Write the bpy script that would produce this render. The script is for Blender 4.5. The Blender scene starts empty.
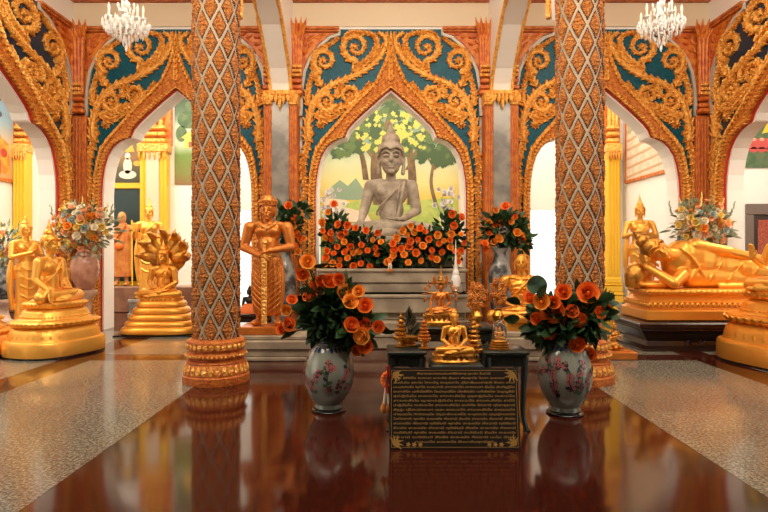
import bpy, math, random
import numpy as np
from mathutils import Vector, Matrix, Euler
from mathutils.geometry import tessellate_polygon
PI = math.pi
R = math.radians
scene = bpy.context.scene
COL = scene.collection

# ---------------------------------------------------------------- camera
cam_d = bpy.data.cameras.new('camera'); cam = bpy.data.objects.new('camera', cam_d); COL.objects.link(cam)
cam.location = (0, 0, 1.5); cam.rotation_euler = (R(90), 0, 0)
cam_d.lens = 28.125; cam_d.sensor_width = 36; cam_d.shift_y = -6/768; cam_d.shift_x = -1/768
cam_d.clip_start = .05; cam_d.clip_end = 200
scene.camera = cam
# ---------------------------------------------------------------- world and lights
w = bpy.data.worlds.new('daylight'); scene.world = w; w.use_nodes = True
bg = w.node_tree.nodes['Background']; bg.inputs[0].default_value = (1.0, .93, .82, 1); bg.inputs[1].default_value = 2.2
scene.view_settings.view_transform = 'Standard'; scene.view_settings.look = 'None'
scene.view_settings.exposure = -0.12; scene.view_settings.gamma = 1; scene.view_settings.use_curve_mapping = False
def area(name, loc, rot, sx, sy, power, color):
    l = bpy.data.lights.new(name, 'AREA'); l.shape = 'RECTANGLE'; l.size = sx; l.size_y = sy; l.energy = power; l.color = color
    o = bpy.data.objects.new(name, l); COL.objects.link(o); o.location = loc; o.rotation_euler = [R(a) for a in rot]
    return o
# unseen lights added: corridor ones stand in for daylight, hall ones are fill
area('corridor_light', (.1, 13.1, 6.0), (0, 0, 0), 18, 2.2, 780, (1, .90, .74))
area('corridor_light_left', (-7.6, 8.8, 5.9), (0, 0, 0), 2.0, 6.5, 380, (1, .90, .74))
area('corridor_light_right', (7.9, 8.8, 5.9), (0, 0, 0), 2.0, 6.5, 380, (1, .90, .74))
area('hall_fill_light', (.1, 7.6, 6.25), (40, 0, 0), 10.5, .8, 360, (1, .86, .68))
area('hall_fill_light_front', (.1, 3.6, 6.1), (58, 0, 0), 9, 1.6, 640, (1, .85, .66))

# ---------------------------------------------------------------- materials
def mat(name, col, rough=.5, metal=0, col2=None, nscale=8, ndetail=4, bump=0, bscale=40, btype='noise', coat=0, emis=None, spec=None, lo=.4, hi=.6, trans=0):
    m = bpy.data.materials.new(name); m.use_nodes = True
    nt = m.node_tree; b = nt.nodes['Principled BSDF']
    b.inputs['Base Color'].default_value = (*col, 1); b.inputs['Roughness'].default_value = rough; b.inputs['Metallic'].default_value = metal
    b.inputs['Coat Weight'].default_value = coat; b.inputs['Coat Roughness'].default_value = .08
    if trans: b.inputs['Transmission Weight'].default_value = trans
    if spec is not None: b.inputs['Specular IOR Level'].default_value = spec
    if emis: b.inputs['Emission Color'].default_value = (*emis[0], 1); b.inputs['Emission Strength'].default_value = emis[1]
    if col2 or bump:
        tc = nt.nodes.new('ShaderNodeTexCoord')
    if col2:
        n = nt.nodes.new('ShaderNodeTexNoise'); n.inputs['Scale'].default_value = nscale; n.inputs['Detail'].default_value = ndetail
        nt.links.new(tc.outputs['Object'], n.inputs['Vector'])
        r = nt.nodes.new('ShaderNodeValToRGB'); r.color_ramp.elements[0].position = lo; r.color_ramp.elements[1].position = hi
        r.color_ramp.elements[0].color = (*col, 1); r.color_ramp.elements[1].color = (*col2, 1)
        nt.links.new(n.outputs['Fac'], r.inputs['Fac']); nt.links.new(r.outputs['Color'], b.inputs['Base Color'])
    if bump:
        if btype == 'noise':
            t = nt.nodes.new('ShaderNodeTexNoise'); t.inputs['Scale'].default_value = bscale; out = t.outputs['Fac']
        else:
            t = nt.nodes.new('ShaderNodeTexVoronoi'); t.inputs['Scale'].default_value = bscale; out = t.outputs['Distance']
        nt.links.new(tc.outputs['Object'], t.inputs['Vector'])
        bp = nt.nodes.new('ShaderNodeBump'); bp.inputs['Strength'].default_value = bump; bp.inputs['Distance'].default_value = .02
        nt.links.new(out, bp.inputs['Height']); nt.links.new(bp.outputs['Normal'], b.inputs['Normal'])
    return m
M = {}
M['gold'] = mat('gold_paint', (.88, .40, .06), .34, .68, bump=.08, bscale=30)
M['gold_lit'] = mat('lit_gold_paint', (.96, .50, .09), .35, .6, bump=.06, bscale=25)  # lit copy of the gold paint, corridor light put into its colour
M['gold_old'] = mat('aged_gold', (.80, .38, .06), .33, .85, col2=(.45, .20, .04), nscale=9, bump=.25, bscale=45)
M['copper'] = mat('orange_bronze_paint', (.72, .25, .045), .32, .55, col2=(.60, .19, .03), nscale=5, bump=.15, bscale=50)
M['carved'] = mat('carved_gilt_plaster', (1.0, .56, .13), .38, .25, col2=(.82, .34, .05), nscale=16, bump=1.0, bscale=30, btype='v')
M['carved_band'] = mat('carved_orange_plaster', (.72, .25, .04), .42, .15, col2=(.48, .12, .015), nscale=18, bump=.9, bscale=36, btype='v')  # orange darkened so gaps between the leaf carvings carry shade in the colour
M['redorange'] = mat('red_orange_paint', (.55, .10, .018), .42, 0, col2=(.74, .24, .03), nscale=10, bump=.3, bscale=40, btype='v')
M['orangepaint'] = mat('orange_paint', (.66, .20, .03), .42, .1, col2=(.50, .11, .02), nscale=12, bump=.5, bscale=46, btype='v')
M['rededge'] = mat('red_edging', (.55, .03, .015), .5)
M['teal'] = mat('teal_glass_mosaic', (.0, .10, .14), .45, .0, col2=(.0, .06, .10), nscale=30, spec=.25)
M['navy'] = mat('dark_blue_glass_mosaic', (.006, .03, .07), .30, .1)
M['white'] = mat('white_plaster', (.88, .84, .79), .55)
M['cream'] = mat('cream_plaster', (.70, .57, .40), .6, bump=.05, bscale=10)
M['cream_dark'] = mat('ochre_plaster', (.60, .44, .24), .6)
M['paleborder'] = mat('pale_stone_border', (.55, .50, .42), .5)
M['yellow'] = mat('yellow_paint', (.85, .50, .03), .38, .1)
M['marble'] = mat('grey_veined_marble', (.36, .33, .29), .22, 0, col2=(.20, .19, .18), nscale=3, ndetail=8, bump=0)
M['marble_steps'] = mat('warm_grey_marble', (.42, .35, .26), .25, 0, col2=(.27, .22, .165), nscale=2.5, ndetail=9)
M['marble_vase'] = mat('grey_figured_marble', (.30, .30, .29), .2, 0, col2=(.05, .055, .06), nscale=6, ndetail=8, lo=.42, hi=.58)
M['stone'] = mat('carved_sandstone', (.50, .42, .33), .75, 0, col2=(.32, .26, .195), nscale=5, ndetail=8, bump=.25, bscale=60)
M['dado'] = mat('red_marble_dado', (.30, .15, .09), .3, 0, col2=(.20, .09, .055), nscale=4)
M['darkwood'] = mat('black_carved_wood', (.030, .011, .007), .28, 0, bump=.15, bscale=20)
M['table'] = mat('dark_green_lacquer', (.018, .024, .020), .3, 0, bump=.2, bscale=30)
M['black'] = mat('black_granite', (.010, .009, .009), .10)
M['goldtext'] = mat('gilt_lettering', (.50, .30, .08), .45, .3)
M['glass'] = mat('clear_glass', (.9, .95, .93), .03, 0, trans=.95)
M['crystal'] = mat('cut_crystal', (.97, .96, .94), .15, .0, trans=.15)
M['candle'] = mat('ivory_candle', (.85, .80, .70), .5)
M['pinkvase'] = mat('pink_marble', (.50, .27, .19), .25, 0, col2=(.36, .17, .12), nscale=7)
M['palevase'] = mat('pale_pink_stone', (.62, .44, .34), .35, 0, col2=(.50, .33, .25), nscale=9)
M['leaf'] = mat('dark_green_leaf', (.014, .045, .014), .5, 0, col2=(.03, .085, .022), nscale=9)
M['leafp'] = mat('sage_leaf', (.16, .22, .13), .6, 0, col2=(.32, .36, .22), nscale=12)
M['orange'] = mat('orange_petal', (.95, .25, .025), .6, 0, col2=(.90, .15, .012), nscale=30)
M['orange2'] = mat('amber_petal', (.98, .45, .06), .6, 0, col2=(.95, .30, .025), nscale=30)
M['peach'] = mat('peach_petal', (.95, .50, .26), .6)
M['pyellow'] = mat('yellow_petal', (.95, .72, .20), .6)
M['pwhite'] = mat('ivory_petal', (.95, .86, .68), .6)
M['pblue'] = mat('grey_blue_petal', (.45, .52, .48), .6)
M['orchid'] = mat('white_orchid_petal', (.95, .90, .87), .55)
M['robe_red'] = mat('ochre_robe', (.55, .15, .03), .6, col2=(.65, .26, .05), nscale=6)
M['skin_ochre'] = mat('ochre_painted_skin', (.62, .28, .09), .5)
M['soot'] = mat('black_bronze', (.02, .016, .014), .35, .3)
M['orange_cloth'] = mat('saffron_cloth', (.80, .17, .02), .6)

# ---------------------------------------------------------------- mesh builder
class MB:
    def __init__(s): s.v = []; s.f = []; s.m = []; s.T = None
    def add(s, vs, fs, mi=0):
        o = len(s.v)
        if s.T is not None: vs = [s.T @ Vector(v) for v in vs]
        s.v += [tuple(v) for v in vs]; s.f += [tuple(i+o for i in f) for f in fs]
        s.m += ([mi]*len(fs) if isinstance(mi, int) else list(mi))
    def box(s, x0, x1, y0, y1, z0, z1, mi=0, b=0):
        if b <= 0:
            vs = [(x0,y0,z0),(x1,y0,z0),(x1,y1,z0),(x0,y1,z0),(x0,y0,z1),(x1,y0,z1),(x1,y1,z1),(x0,y1,z1)]
            s.add(vs, [(0,3,2,1),(4,5,6,7),(0,1,5,4),(1,2,6,5),(2,3,7,6),(3,0,4,7)], mi)
        else:
            pr = [(x0+b,y0),(x1-b,y0),(x1,y0+b),(x1,y1-b),(x1-b,y1),(x0+b,y1),(x0,y1-b),(x0,y0+b)]
            cx, cy = (x0+x1)/2, (y0+y1)/2
            def ring(k, z): return [(cx+(x-cx)*(1-2*k/(x1-x0)), cy+(y-cy)*(1-2*k/(y1-y0)), z) for x, y in pr]
            rings = [ring(b, z0), ring(0, z0+b), ring(0, z1-b), ring(b, z1)]
            s.rings(rings, mi, True, True)
    def rings(s, rings, mi=0, cap0=True, cap1=True, closed=True):
        n = len(rings[0]); vs = [p for r in rings for p in r]; fs = []
        for i in range(len(rings)-1):
            for j in range(n if closed else n-1):
                a = i*n+j; b = i*n+(j+1) % n
                fs.append((a, b, b+n, a+n))
        if cap0: fs.append(tuple(reversed(range(n))))
        if cap1: fs.append(tuple(range((len(rings)-1)*n, len(rings)*n)))
        s.add(vs, fs, mi)
    def lathe(s, prof, n=32, c=(0,0,0), sx=1, sy=1, p=2, mi=0, cap=True, wob=None):
        rs = []
        for r, z in prof:
            ring = []
            for k in range(n):
                a = 2*PI*k/n; ca, sa = math.cos(a), math.sin(a)
                rr = r
                if p != 2: rr = r/((abs(ca)**p+abs(sa)**p)**(1/p))
                if wob: rr *= 1+wob(a, z)
                ring.append((c[0]+rr*ca*sx, c[1]+rr*sa*sy, c[2]+z))
            rs.append(ring)
        s.rings(rs, mi, cap, cap)
    def tube(s, pts, rad, n=8, mi=0, flat=1.0, up=None):
        pts = [Vector(p) for p in pts]; m = len(pts)
        if not hasattr(rad, '__len__'): rad = [rad]*m
        rs = []; prev = None
        for i, p in enumerate(pts):
            t = (pts[min(i+1, m-1)]-pts[max(i-1, 0)]).normalized()
            if up is not None: u = Vector(up)
            elif prev is None: u = Vector((0,0,1)) if abs(t.z) < .9 else Vector((0,1,0))
            else: u = prev
            a = t.cross(u)
            if a.length < 1e-5: a = t.cross(Vector((1,0,0)))
            a.normalize(); bb = a.cross(t).normalized(); prev = bb
            rs.append([p+(a*math.cos(2*PI*k/n)+bb*flat*math.sin(2*PI*k/n))*rad[i] for k in range(n)])
        s.rings(rs, mi)
    def cap(s, p0, p1, r0, r1, n=14, mi=0):
        p0 = Vector(p0); p1 = Vector(p1); d = p1-p0
        L = d.length
        if L < 1e-6: return s.ell(p0, (r0,)*3, mi=mi)
        t = d/L; a = t.orthogonal().normalized(); b = t.cross(a); rs = []
        for i in range(5):
            ph = PI/2*(1-i/4); ring = max(r0*math.cos(ph), r0*.05); q = p0-t*(r0*math.sin(ph))
            rs.append([q+(a*math.cos(2*PI*k/n)+b*math.sin(2*PI*k/n))*ring for k in range(n)])
        for i in range(5):
            ph = PI/2*i/4; ring = max(r1*math.cos(ph), r1*.05); q = p1+t*(r1*math.sin(ph))
            rs.append([q+(a*math.cos(2*PI*k/n)+b*math.sin(2*PI*k/n))*ring for k in range(n)])
        s.rings(rs, mi)
    def ell(s, c, r, rot=None, n=16, m=10, mi=0):
        Mx = Matrix.Translation(Vector(c)) @ (Euler([R(a) for a in rot]).to_matrix().to_4x4() if rot else Matrix.Identity(4))
        rs = []
        for i in range(m+1):
            ph = -PI/2+PI*i/m; cr = max(math.cos(ph), .03)
            rs.append([Mx @ Vector((r[0]*cr*math.cos(2*PI*k/n), r[1]*cr*math.sin(2*PI*k/n), r[2]*math.sin(ph))) for k in range(n)])
        s.rings(rs, mi)
    def prism(s, poly, y0, y1, mi=0, holes=()):
        """polygon in (x, z) extruded from y0 (front) to y1"""
        loops = [[Vector((x, z, 0)) for x, z in poly]]+[[Vector((x, z, 0)) for x, z in h] for h in holes]
        tris = tessellate_polygon(loops); flat = [p for l in loops for p in l]; n = len(flat)
        vs = [(p.x, y0, p.y) for p in flat]+[(p.x, y1, p.y) for p in flat]
        fs = [tuple(t) for t in tris]+[tuple(i+n for i in reversed(t)) for t in tris]
        o = 0
        for l in loops:
            k = len(l)
            for i in range(k): fs.append((o+i, o+(i+1) % k, n+o+(i+1) % k, n+o+i))
            o += k
        s.add(vs, fs, mi)
    def build(s, name, mats, parent=None, loc=None, smooth=True, auto=40, mods=()):
        me = bpy.data.meshes.new(name); me.from_pydata(s.v, [], s.f)
        for m in (mats if isinstance(mats, (list, tuple)) else [mats]): me.materials.append(m)
        if len(set(s.m)) > 1: me.polygons.foreach_set('material_index', s.m)
        import bmesh
        bm = bmesh.new(); bm.from_mesh(me); bmesh.ops.recalc_face_normals(bm, faces=bm.faces); bm.to_mesh(me); bm.free()
        if smooth:
            me.polygons.foreach_set('use_smooth', [True]*len(me.polygons))
            if auto: me.set_sharp_from_angle(angle=R(auto))
        me.update()
        o = bpy.data.objects.new(name, me); COL.objects.link(o)
        if parent: o.parent = parent
        if loc: o.location = loc
        return o

def tag(o, label=None, cat=None, group=None, kind=None):
    if label: o['label'] = label
    if cat: o['category'] = cat
    if group: o['group'] = group
    if kind: o['kind'] = kind
    return o
def empty(name, loc=(0,0,0), rz=0, label=None, cat=None, group=None):
    o = bpy.data.objects.new(name, None); COL.objects.link(o); o.location = loc; o.rotation_euler = (0, 0, R(rz)); o.empty_display_size = .1
    return tag(o, label, cat, group)
def struct(mb, name, m, **k):
    o = mb.build(name, m, smooth=False, **k); o['kind'] = 'structure'; return o
def copy_tree(o, parent=None):
    kids = list(o.children); c = o.copy(); COL.objects.link(c)
    if parent: c.parent = parent
    for k in kids: copy_tree(k, c)
    return c
def remesh(o, vox, smooth=4):
    r = o.modifiers.new('join', 'REMESH'); r.mode = 'VOXEL'; r.voxel_size = vox; r.use_smooth_shade = True
    if smooth:
        s = o.modifiers.new('soften', 'SMOOTH'); s.iterations = smooth; s.factor = .5
    return o
def crom(pts, n=8, closed=False):
    """Catmull-Rom through points of any dimension"""
    P = [np.array(p, float) for p in pts]; out = []
    if closed: P = [P[-1]]+P+[P[0], P[1]]
    else: P = [2*P[0]-P[1]]+P+[2*P[-1]-P[-2]]
    for i in range(1, len(P)-2):
        for k in range(n):
            t = k/n; a, b, c, d = P[i-1], P[i], P[i+1], P[i+2]
            out.append(.5*((2*b)+(-a+c)*t+(2*a-5*b+4*c-d)*t*t+(-a+3*b-3*c+d)*t**3))
    if not closed: out.append(P[-2])
    return [tuple(p) for p in out]

XC = .11            # centre line of the hall
YW = 11.25          # front face of the carved arcade wall
HX = 5.94           # half width of the hall
CEIL = 6.35
YF = 15.0           # far wall of the corridor
XL, XR = XC-HX, XC+HX

# ---------------------------------------------------------------- floor
INN = [(0,4.46),(.18,4.31),(.36,4.15),(.55,3.98),(.70,3.83),(.78,3.73),(.825,3.62),(.845,3.60),(.93,3.585),(1.05,3.53),(1.17,3.42),(1.26,3.27),(1.32,3.08),(1.365,2.82),(1.38,2.55),(1.38,0)]
m = MB(); m.box(-12, 12, -3, 16, -.12, 0)
def floor_mat(name, c1, c2, c3, scale, rough, lo, hi):
    mt = bpy.data.materials.new(name); mt.use_nodes = True; nt = mt.node_tree; b = nt.nodes['Principled BSDF']
    tc = nt.nodes.new('ShaderNodeTexCoord')
    n = nt.nodes.new('ShaderNodeTexNoise'); n.inputs['Scale'].default_value = scale; n.inputs['Detail'].default_value = 5; n.inputs['Roughness'].default_value = .75
    nt.links.new(tc.outputs['Object'], n.inputs['Vector'])
    r = nt.nodes.new('ShaderNodeValToRGB'); e = r.color_ramp.elements
    e[0].position = lo; e[0].color = (*c1, 1); e[1].position = hi; e[1].color = (*c3, 1); q = e.new((lo+hi)/2); q.color = (*c2, 1)
    nt.links.new(n.outputs['Fac'], r.inputs['Fac'])
    # tile joints 0.6 m
    br = nt.nodes.new('ShaderNodeTexBrick'); br.offset = 0; br.inputs['Scale'].default_value = 1; br.inputs['Mortar Size'].default_value = .0035
    br.inputs['Brick Width'].default_value = .62; br.inputs['Row Height'].default_value = .62
    br.inputs['Color1'].default_value = (1,1,1,1); br.inputs['Color2'].default_value = (.86,.86,.86,1); br.inputs['Mortar'].default_value = (.55,.5,.45,1)
    nt.links.new(tc.outputs['Object'], br.inputs['Vector'])
    mx = nt.nodes.new('ShaderNodeMix'); mx.data_type = 'RGBA'; mx.blend_type = 'MULTIPLY'; mx.inputs[0].default_value = 1
    nt.links.new(r.outputs['Color'], mx.inputs[6]); nt.links.new(br.outputs['Color'], mx.inputs[7]); nt.links.new(mx.outputs[2], b.inputs['Base Color'])
    n2 = nt.nodes.new('ShaderNodeTexNoise'); n2.inputs['Scale'].default_value = 1.6; n2.inputs['Detail'].default_value = 3
    nt.links.new(tc.outputs['Object'], n2.inputs['Vector'])
    bp = nt.nodes.new('ShaderNodeBump'); bp.inputs['Strength'].default_value = .05; bp.inputs['Distance'].default_value = .02
    nt.links.new(n2.outputs['Fac'], bp.inputs['Height']); nt.links.new(bp.outputs['Normal'], b.inputs['Normal'])
    b.inputs['Roughness'].default_value = rough; b.inputs['Specular IOR Level'].default_value = .38
    return mt
M['floor_red'] = floor_mat('polished_red_granite', (.022,.004,.003), (.055,.010,.006), (.11,.024,.012), 90, .09, .36, .66)
M['floor_grey'] = floor_mat('speckled_grey_granite', (.055,.052,.045), (.20,.185,.15), (.40,.37,.30), 46, .13, .40, .60)
o = struct(m, 'floor', M['floor_red'])
for sx in (-1, 1):
    for (a, b_) in ((2.21, 4.12), (4.55, 5.85)):
        for (y0, y1) in ((1.2, 8.15), (8.6, 11.1)):
            m = MB(); x0, x1 = sorted((XC+sx*a, XC+sx*b_)); m.box(x0, x1, y0, y1, -.02, .002)
            struct(m, 'floor_inlay', M['floor_grey'])
# ---------------------------------------------------------------- walls with ogee openings
def wall_poly(hw_list, x0, x1, ztop, sc=1.0, inset=0.0):
    """outline in (x, z), openings reach the floor: centre list"""
    poly = [(x0, 0)]
    for c in hw_list:
        L = [(c-(u)*sc, z) for u, z in reversed(INN)]
        Rr = [(c+(u)*sc, z) for u, z in INN[1:]]
        poly += L+Rr
    poly += [(x1, 0), (x1, ztop), (x0, ztop)]
    return poly
m = MB(); m.prism(wall_poly([XC-4, XC, XC+4], XL-.02, XR+.02, CEIL), YW, YW+.42)
struct(m, 'wall_back', M['white'])
SY = 8.64; SSC = 1.42
for nm, X0, X1, sgn in (('wall_left', XL-.28, XL, 1), ('wall_right', XR, XR+.28, -1)):
    m = MB(); m.prism(wall_poly([3.0, SY], -2.9, YW+.42, CEIL, SSC), X0, X1)
    m.v = [(y, x, z) for x, y, z in m.v]
    struct(m, nm, M['white'])
m = MB(); m.box(-12, 12, -3, 16, CEIL, CEIL+.15); struct(m, 'ceiling', M['white'])
m = MB(); m.box(-12, 12, -3.1, -2.9, 0, CEIL); struct(m, 'wall_front', M['white'])
# ochre frieze above the arcade and the red beam over it
m = MB(); m.box(XL, XR, YW-.03, YW+.01, 5.68, 6.12); struct(m, 'trim_frieze', M['cream'])
m = MB(); m.box(XL, XR, YW-.16, YW+.01, 6.13, 6.35); struct(m, 'trim_beam', M['redorange'])
# corridor shell
m = MB()
holes = []
def rect(x0, x1, z0, z1): return [(x0,z0),(x1,z0),(x1,z1),(x0,z1)]
XFL = -9.17
poly = [(XFL-.1,0), (-4.35,0),(-4.35,2.5),(-3.2,2.5),(-3.2,0), (-2.05,0),(-2.05,2.3),(-1.62,2.3),(-1.62,0), (1.95,0),(1.95,2.3),(2.2,2.3),(2.2,0),(3.1,0),(3.1,2.5),(4.6,2.5),(4.6,0),(12,0),(12,CEIL),(XFL-.1,CEIL)]
m.prism(poly, YF, YF+.2); struct(m, 'wall_far', M['white'])
m = MB(); m.box(XFL-.2, XFL, 4, YF+.2, 0, CEIL); struct(m, 'wall_far_left', M['white'])
m = MB(); m.box(XR-.10, XR+.22, YW+.43, YF, 0, CEIL); struct(m, 'wall_far_right', M['white'])
m = MB(); m.box(11.2, 11.4, 4, YF+.2, 0, CEIL); struct(m, 'wall_outer_right', M['white'])
m = MB(); m.box(XFL, -4.36, YF-.60, YF, 0, .62, b=.02); struct(m, 'baseboard_far', M['dado'])
m = MB(); m.box(XFL, XFL+.06, 4.2, YF-.61, 0, .9, b=.02); struct(m, 'baseboard_left', M['dado'])
m = MB(); m.box(-3.19, -2.06, YF-.05, YF, 0, .9, b=.02); m.box(2.21, 3.09, YF-.05, YF, 0, .9, b=.02); struct(m, 'baseboard_centre', M['dado'])

# ---------------------------------------------------------------- carved arch surrounds
BO = [(0,5.57),(.03,5.35),(.08,5.12),(.16,4.90),(.29,4.64),(.44,4.47),(.62,4.30),(.80,4.12),(.98,3.90),(1.16,3.70),(1.30,3.54),(1.41,3.36),(1.47,3.14),(1.51,2.88),(1.53,2.58),(1.53,0)]
PO = [(0,5.62),(.94,5.62),(.94,5.50),(1.12,5.44),(1.33,5.26),(1.48,5.06),(1.58,4.82),(1.63,4.5),(1.64,4.2),(1.65,4.0),(1.65,0)]
def px(x, y): return ((391-x)*.01875, 1.5+(250-y)*.01875)
def offset(curve, d):
    P = [np.array(p) for p in curve]; out = []
    for i, p in enumerate(P):
        t = P[min(i+1, len(P)-1)]-P[max(i-1, 0)]; t = t/np.linalg.norm(t); n = np.array([-t[1], t[0]])
        if n[0] < 0 and i: n = n if n[0] >= 0 or n[1] > 0 else n
        out.append(tuple(p+n*d))
    return out
def resample(curve, n):
    P = np.array(curve); d = np.r_[0, np.cumsum(np.linalg.norm(np.diff(P, axis=0), axis=1))]; t = np.linspace(0, d[-1], n)
    return list(zip(np.interp(t, d, P[:, 0]), np.interp(t, d, P[:, 1])))
def sym_poly(outer, inner):
    """closed band polygon: outer right side down, up the inner right, over, down the inner left, up the outer left"""
    o = outer; i = inner
    return [(u, z) for u, z in o]+[(u, z) for u, z in reversed(i)]+[(-u, z) for u, z in i[1:]]+[(-u, z) for u, z in reversed(o[1:])]
def leaf_flame(mb, p, ang, L, wd, y, h, curl=0.35):
    """a raised pointed leaf lying on the panel; p=(u,z), ang its direction"""
    n = 5; left = []; right = []; mid = []
    for i in range(n+1):
        t = i/n; a = ang+curl*t*1.6
        if i == 0: q = np.array(p, float)
        else: q = q+np.array([math.cos(a), math.sin(a)])*L/n
        wv = wd*math.sin(PI*min(1, (t*.92+.12)))**.8*(1-t*.35) if t < 1 else .001
        nn = np.array([-math.sin(a), math.cos(a)])
        left.append(q+nn*wv); right.append(q-nn*wv); mid.append(q)
    vs = [(l[0], y+.03, l[1]) for l in left]+[(l[0]*.94+c[0]*.06, y-h*.62*(1-.4*i/n), l[1]*.94+c[1]*.06) for i, (l, c) in enumerate(zip(left, mid))]
    vs += [(c[0], y-h*.35*(1-.4*i/n), c[1]) for i, c in enumerate(mid)]
    vs += [(r[0]*.94+c[0]*.06, y-h*(1-.4*i/n), r[1]*.94+c[1]*.06) for i, (r, c) in enumerate(zip(right, mid))]+[(r[0], y+.03, r[1]) for r in right]
    k = n+1; fs = []
    for q in range(4):
        for i in range(n): fs.append((q*k+i, q*k+i+1, (q+1)*k+i+1, (q+1)*k+i))
    mb.add(vs, fs)
def vine(mb, pts, r0, r1, y, leaves=1, step=.05, L=.10, side=1, h=.05):
    P = resample(pts, max(8, int(len(pts)*1.2))); n = len(P)
    rad = [r0+(r1-r0)*i/(n-1) for i in range(n)]
    mb.tube([(u, y-.012, z) for u, z in P], rad, n=8, up=(0, 1, 0), flat=1.3)
    A = np.array(pts); d = np.r_[0, np.cumsum(np.linalg.norm(np.diff(A, axis=0), axis=1))]; tot = d[-1]; s = step*.5; k = 0
    while s < tot:
        u = np.interp(s, d, A[:, 0]); z = np.interp(s, d, A[:, 1]); u2 = np.interp(s+.01, d, A[:, 0]); z2 = np.interp(s+.01, d, A[:, 1])
        a = math.atan2(z2-z, u2-u); f = 1-.55*s/tot
        for sd in ((side, -side) if leaves == 2 else (side,)):
            leaf_flame(mb, (u, z), a+sd*(.62), L*f*1.45, .034*f+.009, y-.02, h, curl=-sd*.30 if k % 2 else sd*.25)
        s += step*(.6+.4*f); k += 1
def spiral(c, r, a0, turns, dr, sgn, n=26):
    out = []
    for i in range(n+1):
        t = i/n; a = a0+sgn*2*PI*turns*t; rr = r*(1-t)**.8+dr*t
        out.append((c[0]+rr*math.cos(a), c[1]+rr*math.sin(a)))
    return out
def scroll_mesh():
    mb = MB(); Y = -.05
    P = lambda l: [px(*q) for q in l]
    s = .01875
    stem = crom(P([(309,142),(308,128),(311,114),(318,98),(333,86),(350,79),(366,71),(378,61),(385,50),(386,40),(380,35)]), 6)
    vine(mb, stem, .055, .04, Y, 2, .075, .12, 1)
    # spirals (u grows to the left of the photograph, so signs look mirrored)
    def sp(cx, cy, r, a_start, sgn, turns=1.45):
        c = px(cx, cy); vine(mb, spiral(c, r*s, a_start, turns, .03, sgn), .046, .03, Y, 2, .062, .085, -sgn)
        mb.ell((c[0], Y-.03, c[1]), (.034, .03, .034), n=8, m=6)
        for k in range(5): leaf_flame(mb, c, 2*PI*k/5, .075, .02, Y-.005, .05)
    sp(356, 48, 14.5, R(-100), 1)
    sp(325, 62, 12.5, R(-80), 1)
    sp(327, 102, 10.5, R(200), 1)
    sp(349, 96, 9.5, R(-90), -1)
    vine(mb, crom(P([(315,118),(327,114),(342,107),(354,106),(362,95),(370,84)]), 5), .034, .016, Y, 2, .05, .10)
    vine(mb, crom(P([(322,88),(317,78),(314,66),(318,52),(330,46),(338,40)]), 5), .03, .014, Y, 2, .055, .09)
    vine(mb, crom(P([(352,72),(362,66),(371,58),(377,46),(374,37),(362,34),(350,34),(344,40)]), 5), .026, .014, Y, 2, .055, .085)
    vine(mb, crom(P([(338,100),(338,92),(343,86)]), 5), .024, .012, Y, 2, .05, .08)
    vine(mb, crom(P([(311,108),(308,98),(310,86),(313,74)]), 5), .026, .014, Y, 2, .06, .09)
    vine(mb, crom(P([(318,120),(328,121),(336,117),(343,112)]), 5), .024, .012, Y, 2, .055, .08)
    vine(mb, crom(P([(372,64),(381,52),(387,42),(387,35)]), 5), .022, .012, Y, 2, .06, .09)
    c = px(321, 125)
    for rr, hh in ((.10, .05), (.055, .075)):
        for k in range(9): leaf_flame(mb, c, 2*PI*k/9+rr*10, rr, .028, Y-.005, hh, .2)
    mb.ell((c[0], Y-.06, c[1]), (.03, .03, .03), n=8, m=6)
    jamb = [(311,128),(308,146),(304.5,160)]
    for i in range(10): jamb.append((304.6+(1.4 if i % 2 else -1.0), 172+i*16.5))
    J = crom(P(jamb), 5)
    vine(mb, J, .026, .022, Y, 2, .075, .10)
    for i in range(22):
        z = 3.1-i*.14; leaf_flame(mb, (1.605, z), R(90), .15, .035, Y-.012, .05, 0)
    return mb
SC_V = scroll_mesh()
def band_mesh():
    mb = MB()
    inn = offset([(0, 4.50)]+INN[1:], 0); inn = [(u+(.045 if i else 0), z+(.03 if z > 3.6 else 0)) for i, (u, z) in enumerate(inn)]
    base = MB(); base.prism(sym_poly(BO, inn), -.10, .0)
    for A, h, L, wd, off, st in ((BO, .06, .13, .036, -.035, .085), (inn, .045, .085, .026, .035, .065)):
        A2 = np.array(A); d = np.r_[0, np.cumsum(np.linalg.norm(np.diff(A2, axis=0), axis=1))]; s = .25
        while s < d[-1]:
            u = np.interp(s, d, A2[:, 0]); z = np.interp(s, d, A2[:, 1]); u2 = np.interp(s+.02, d, A2[:, 0]); z2 = np.interp(s+.02, d, A2[:, 1])
            a = math.atan2(z2-z, u2-u)
            for sg in (1, -1):
                nx, nz = math.cos(a-PI/2), math.sin(a-PI/2)
                if off > 0: nx, nz = -nx, -nz
                uu, zz = u+nx*.05, z+nz*.05
                if uu < 0.02: continue
                aa = a+PI+(-.7 if off < 0 else .7)
                if sg < 0: aa = PI-aa; uu = -uu
                leaf_flame(mb, (uu, zz), aa, L, wd, -.10, h, .3*sg)
            s += st
    # spire of flame leaves
    for i in range(7):
        z = 4.72+i*.11; ww = .10-.011*i
        for sg in (1, -1): leaf_flame(mb, (0, z-.08), R(90)-sg*.55, .17-.012*i, .03, -.10, .045, .4*sg)
    # raised plain fillets
    for A, dd in ((BO, -.012), (inn, .014)):
        for sg in (1, -1):
            mb.tube([(sg*(u+dd*(1 if u > .05 else 0)), -.10, z) for u, z in crom(A, 2)], .011, n=6)
    return base, mb
BAND_V, BAND_L = band_mesh()
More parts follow.
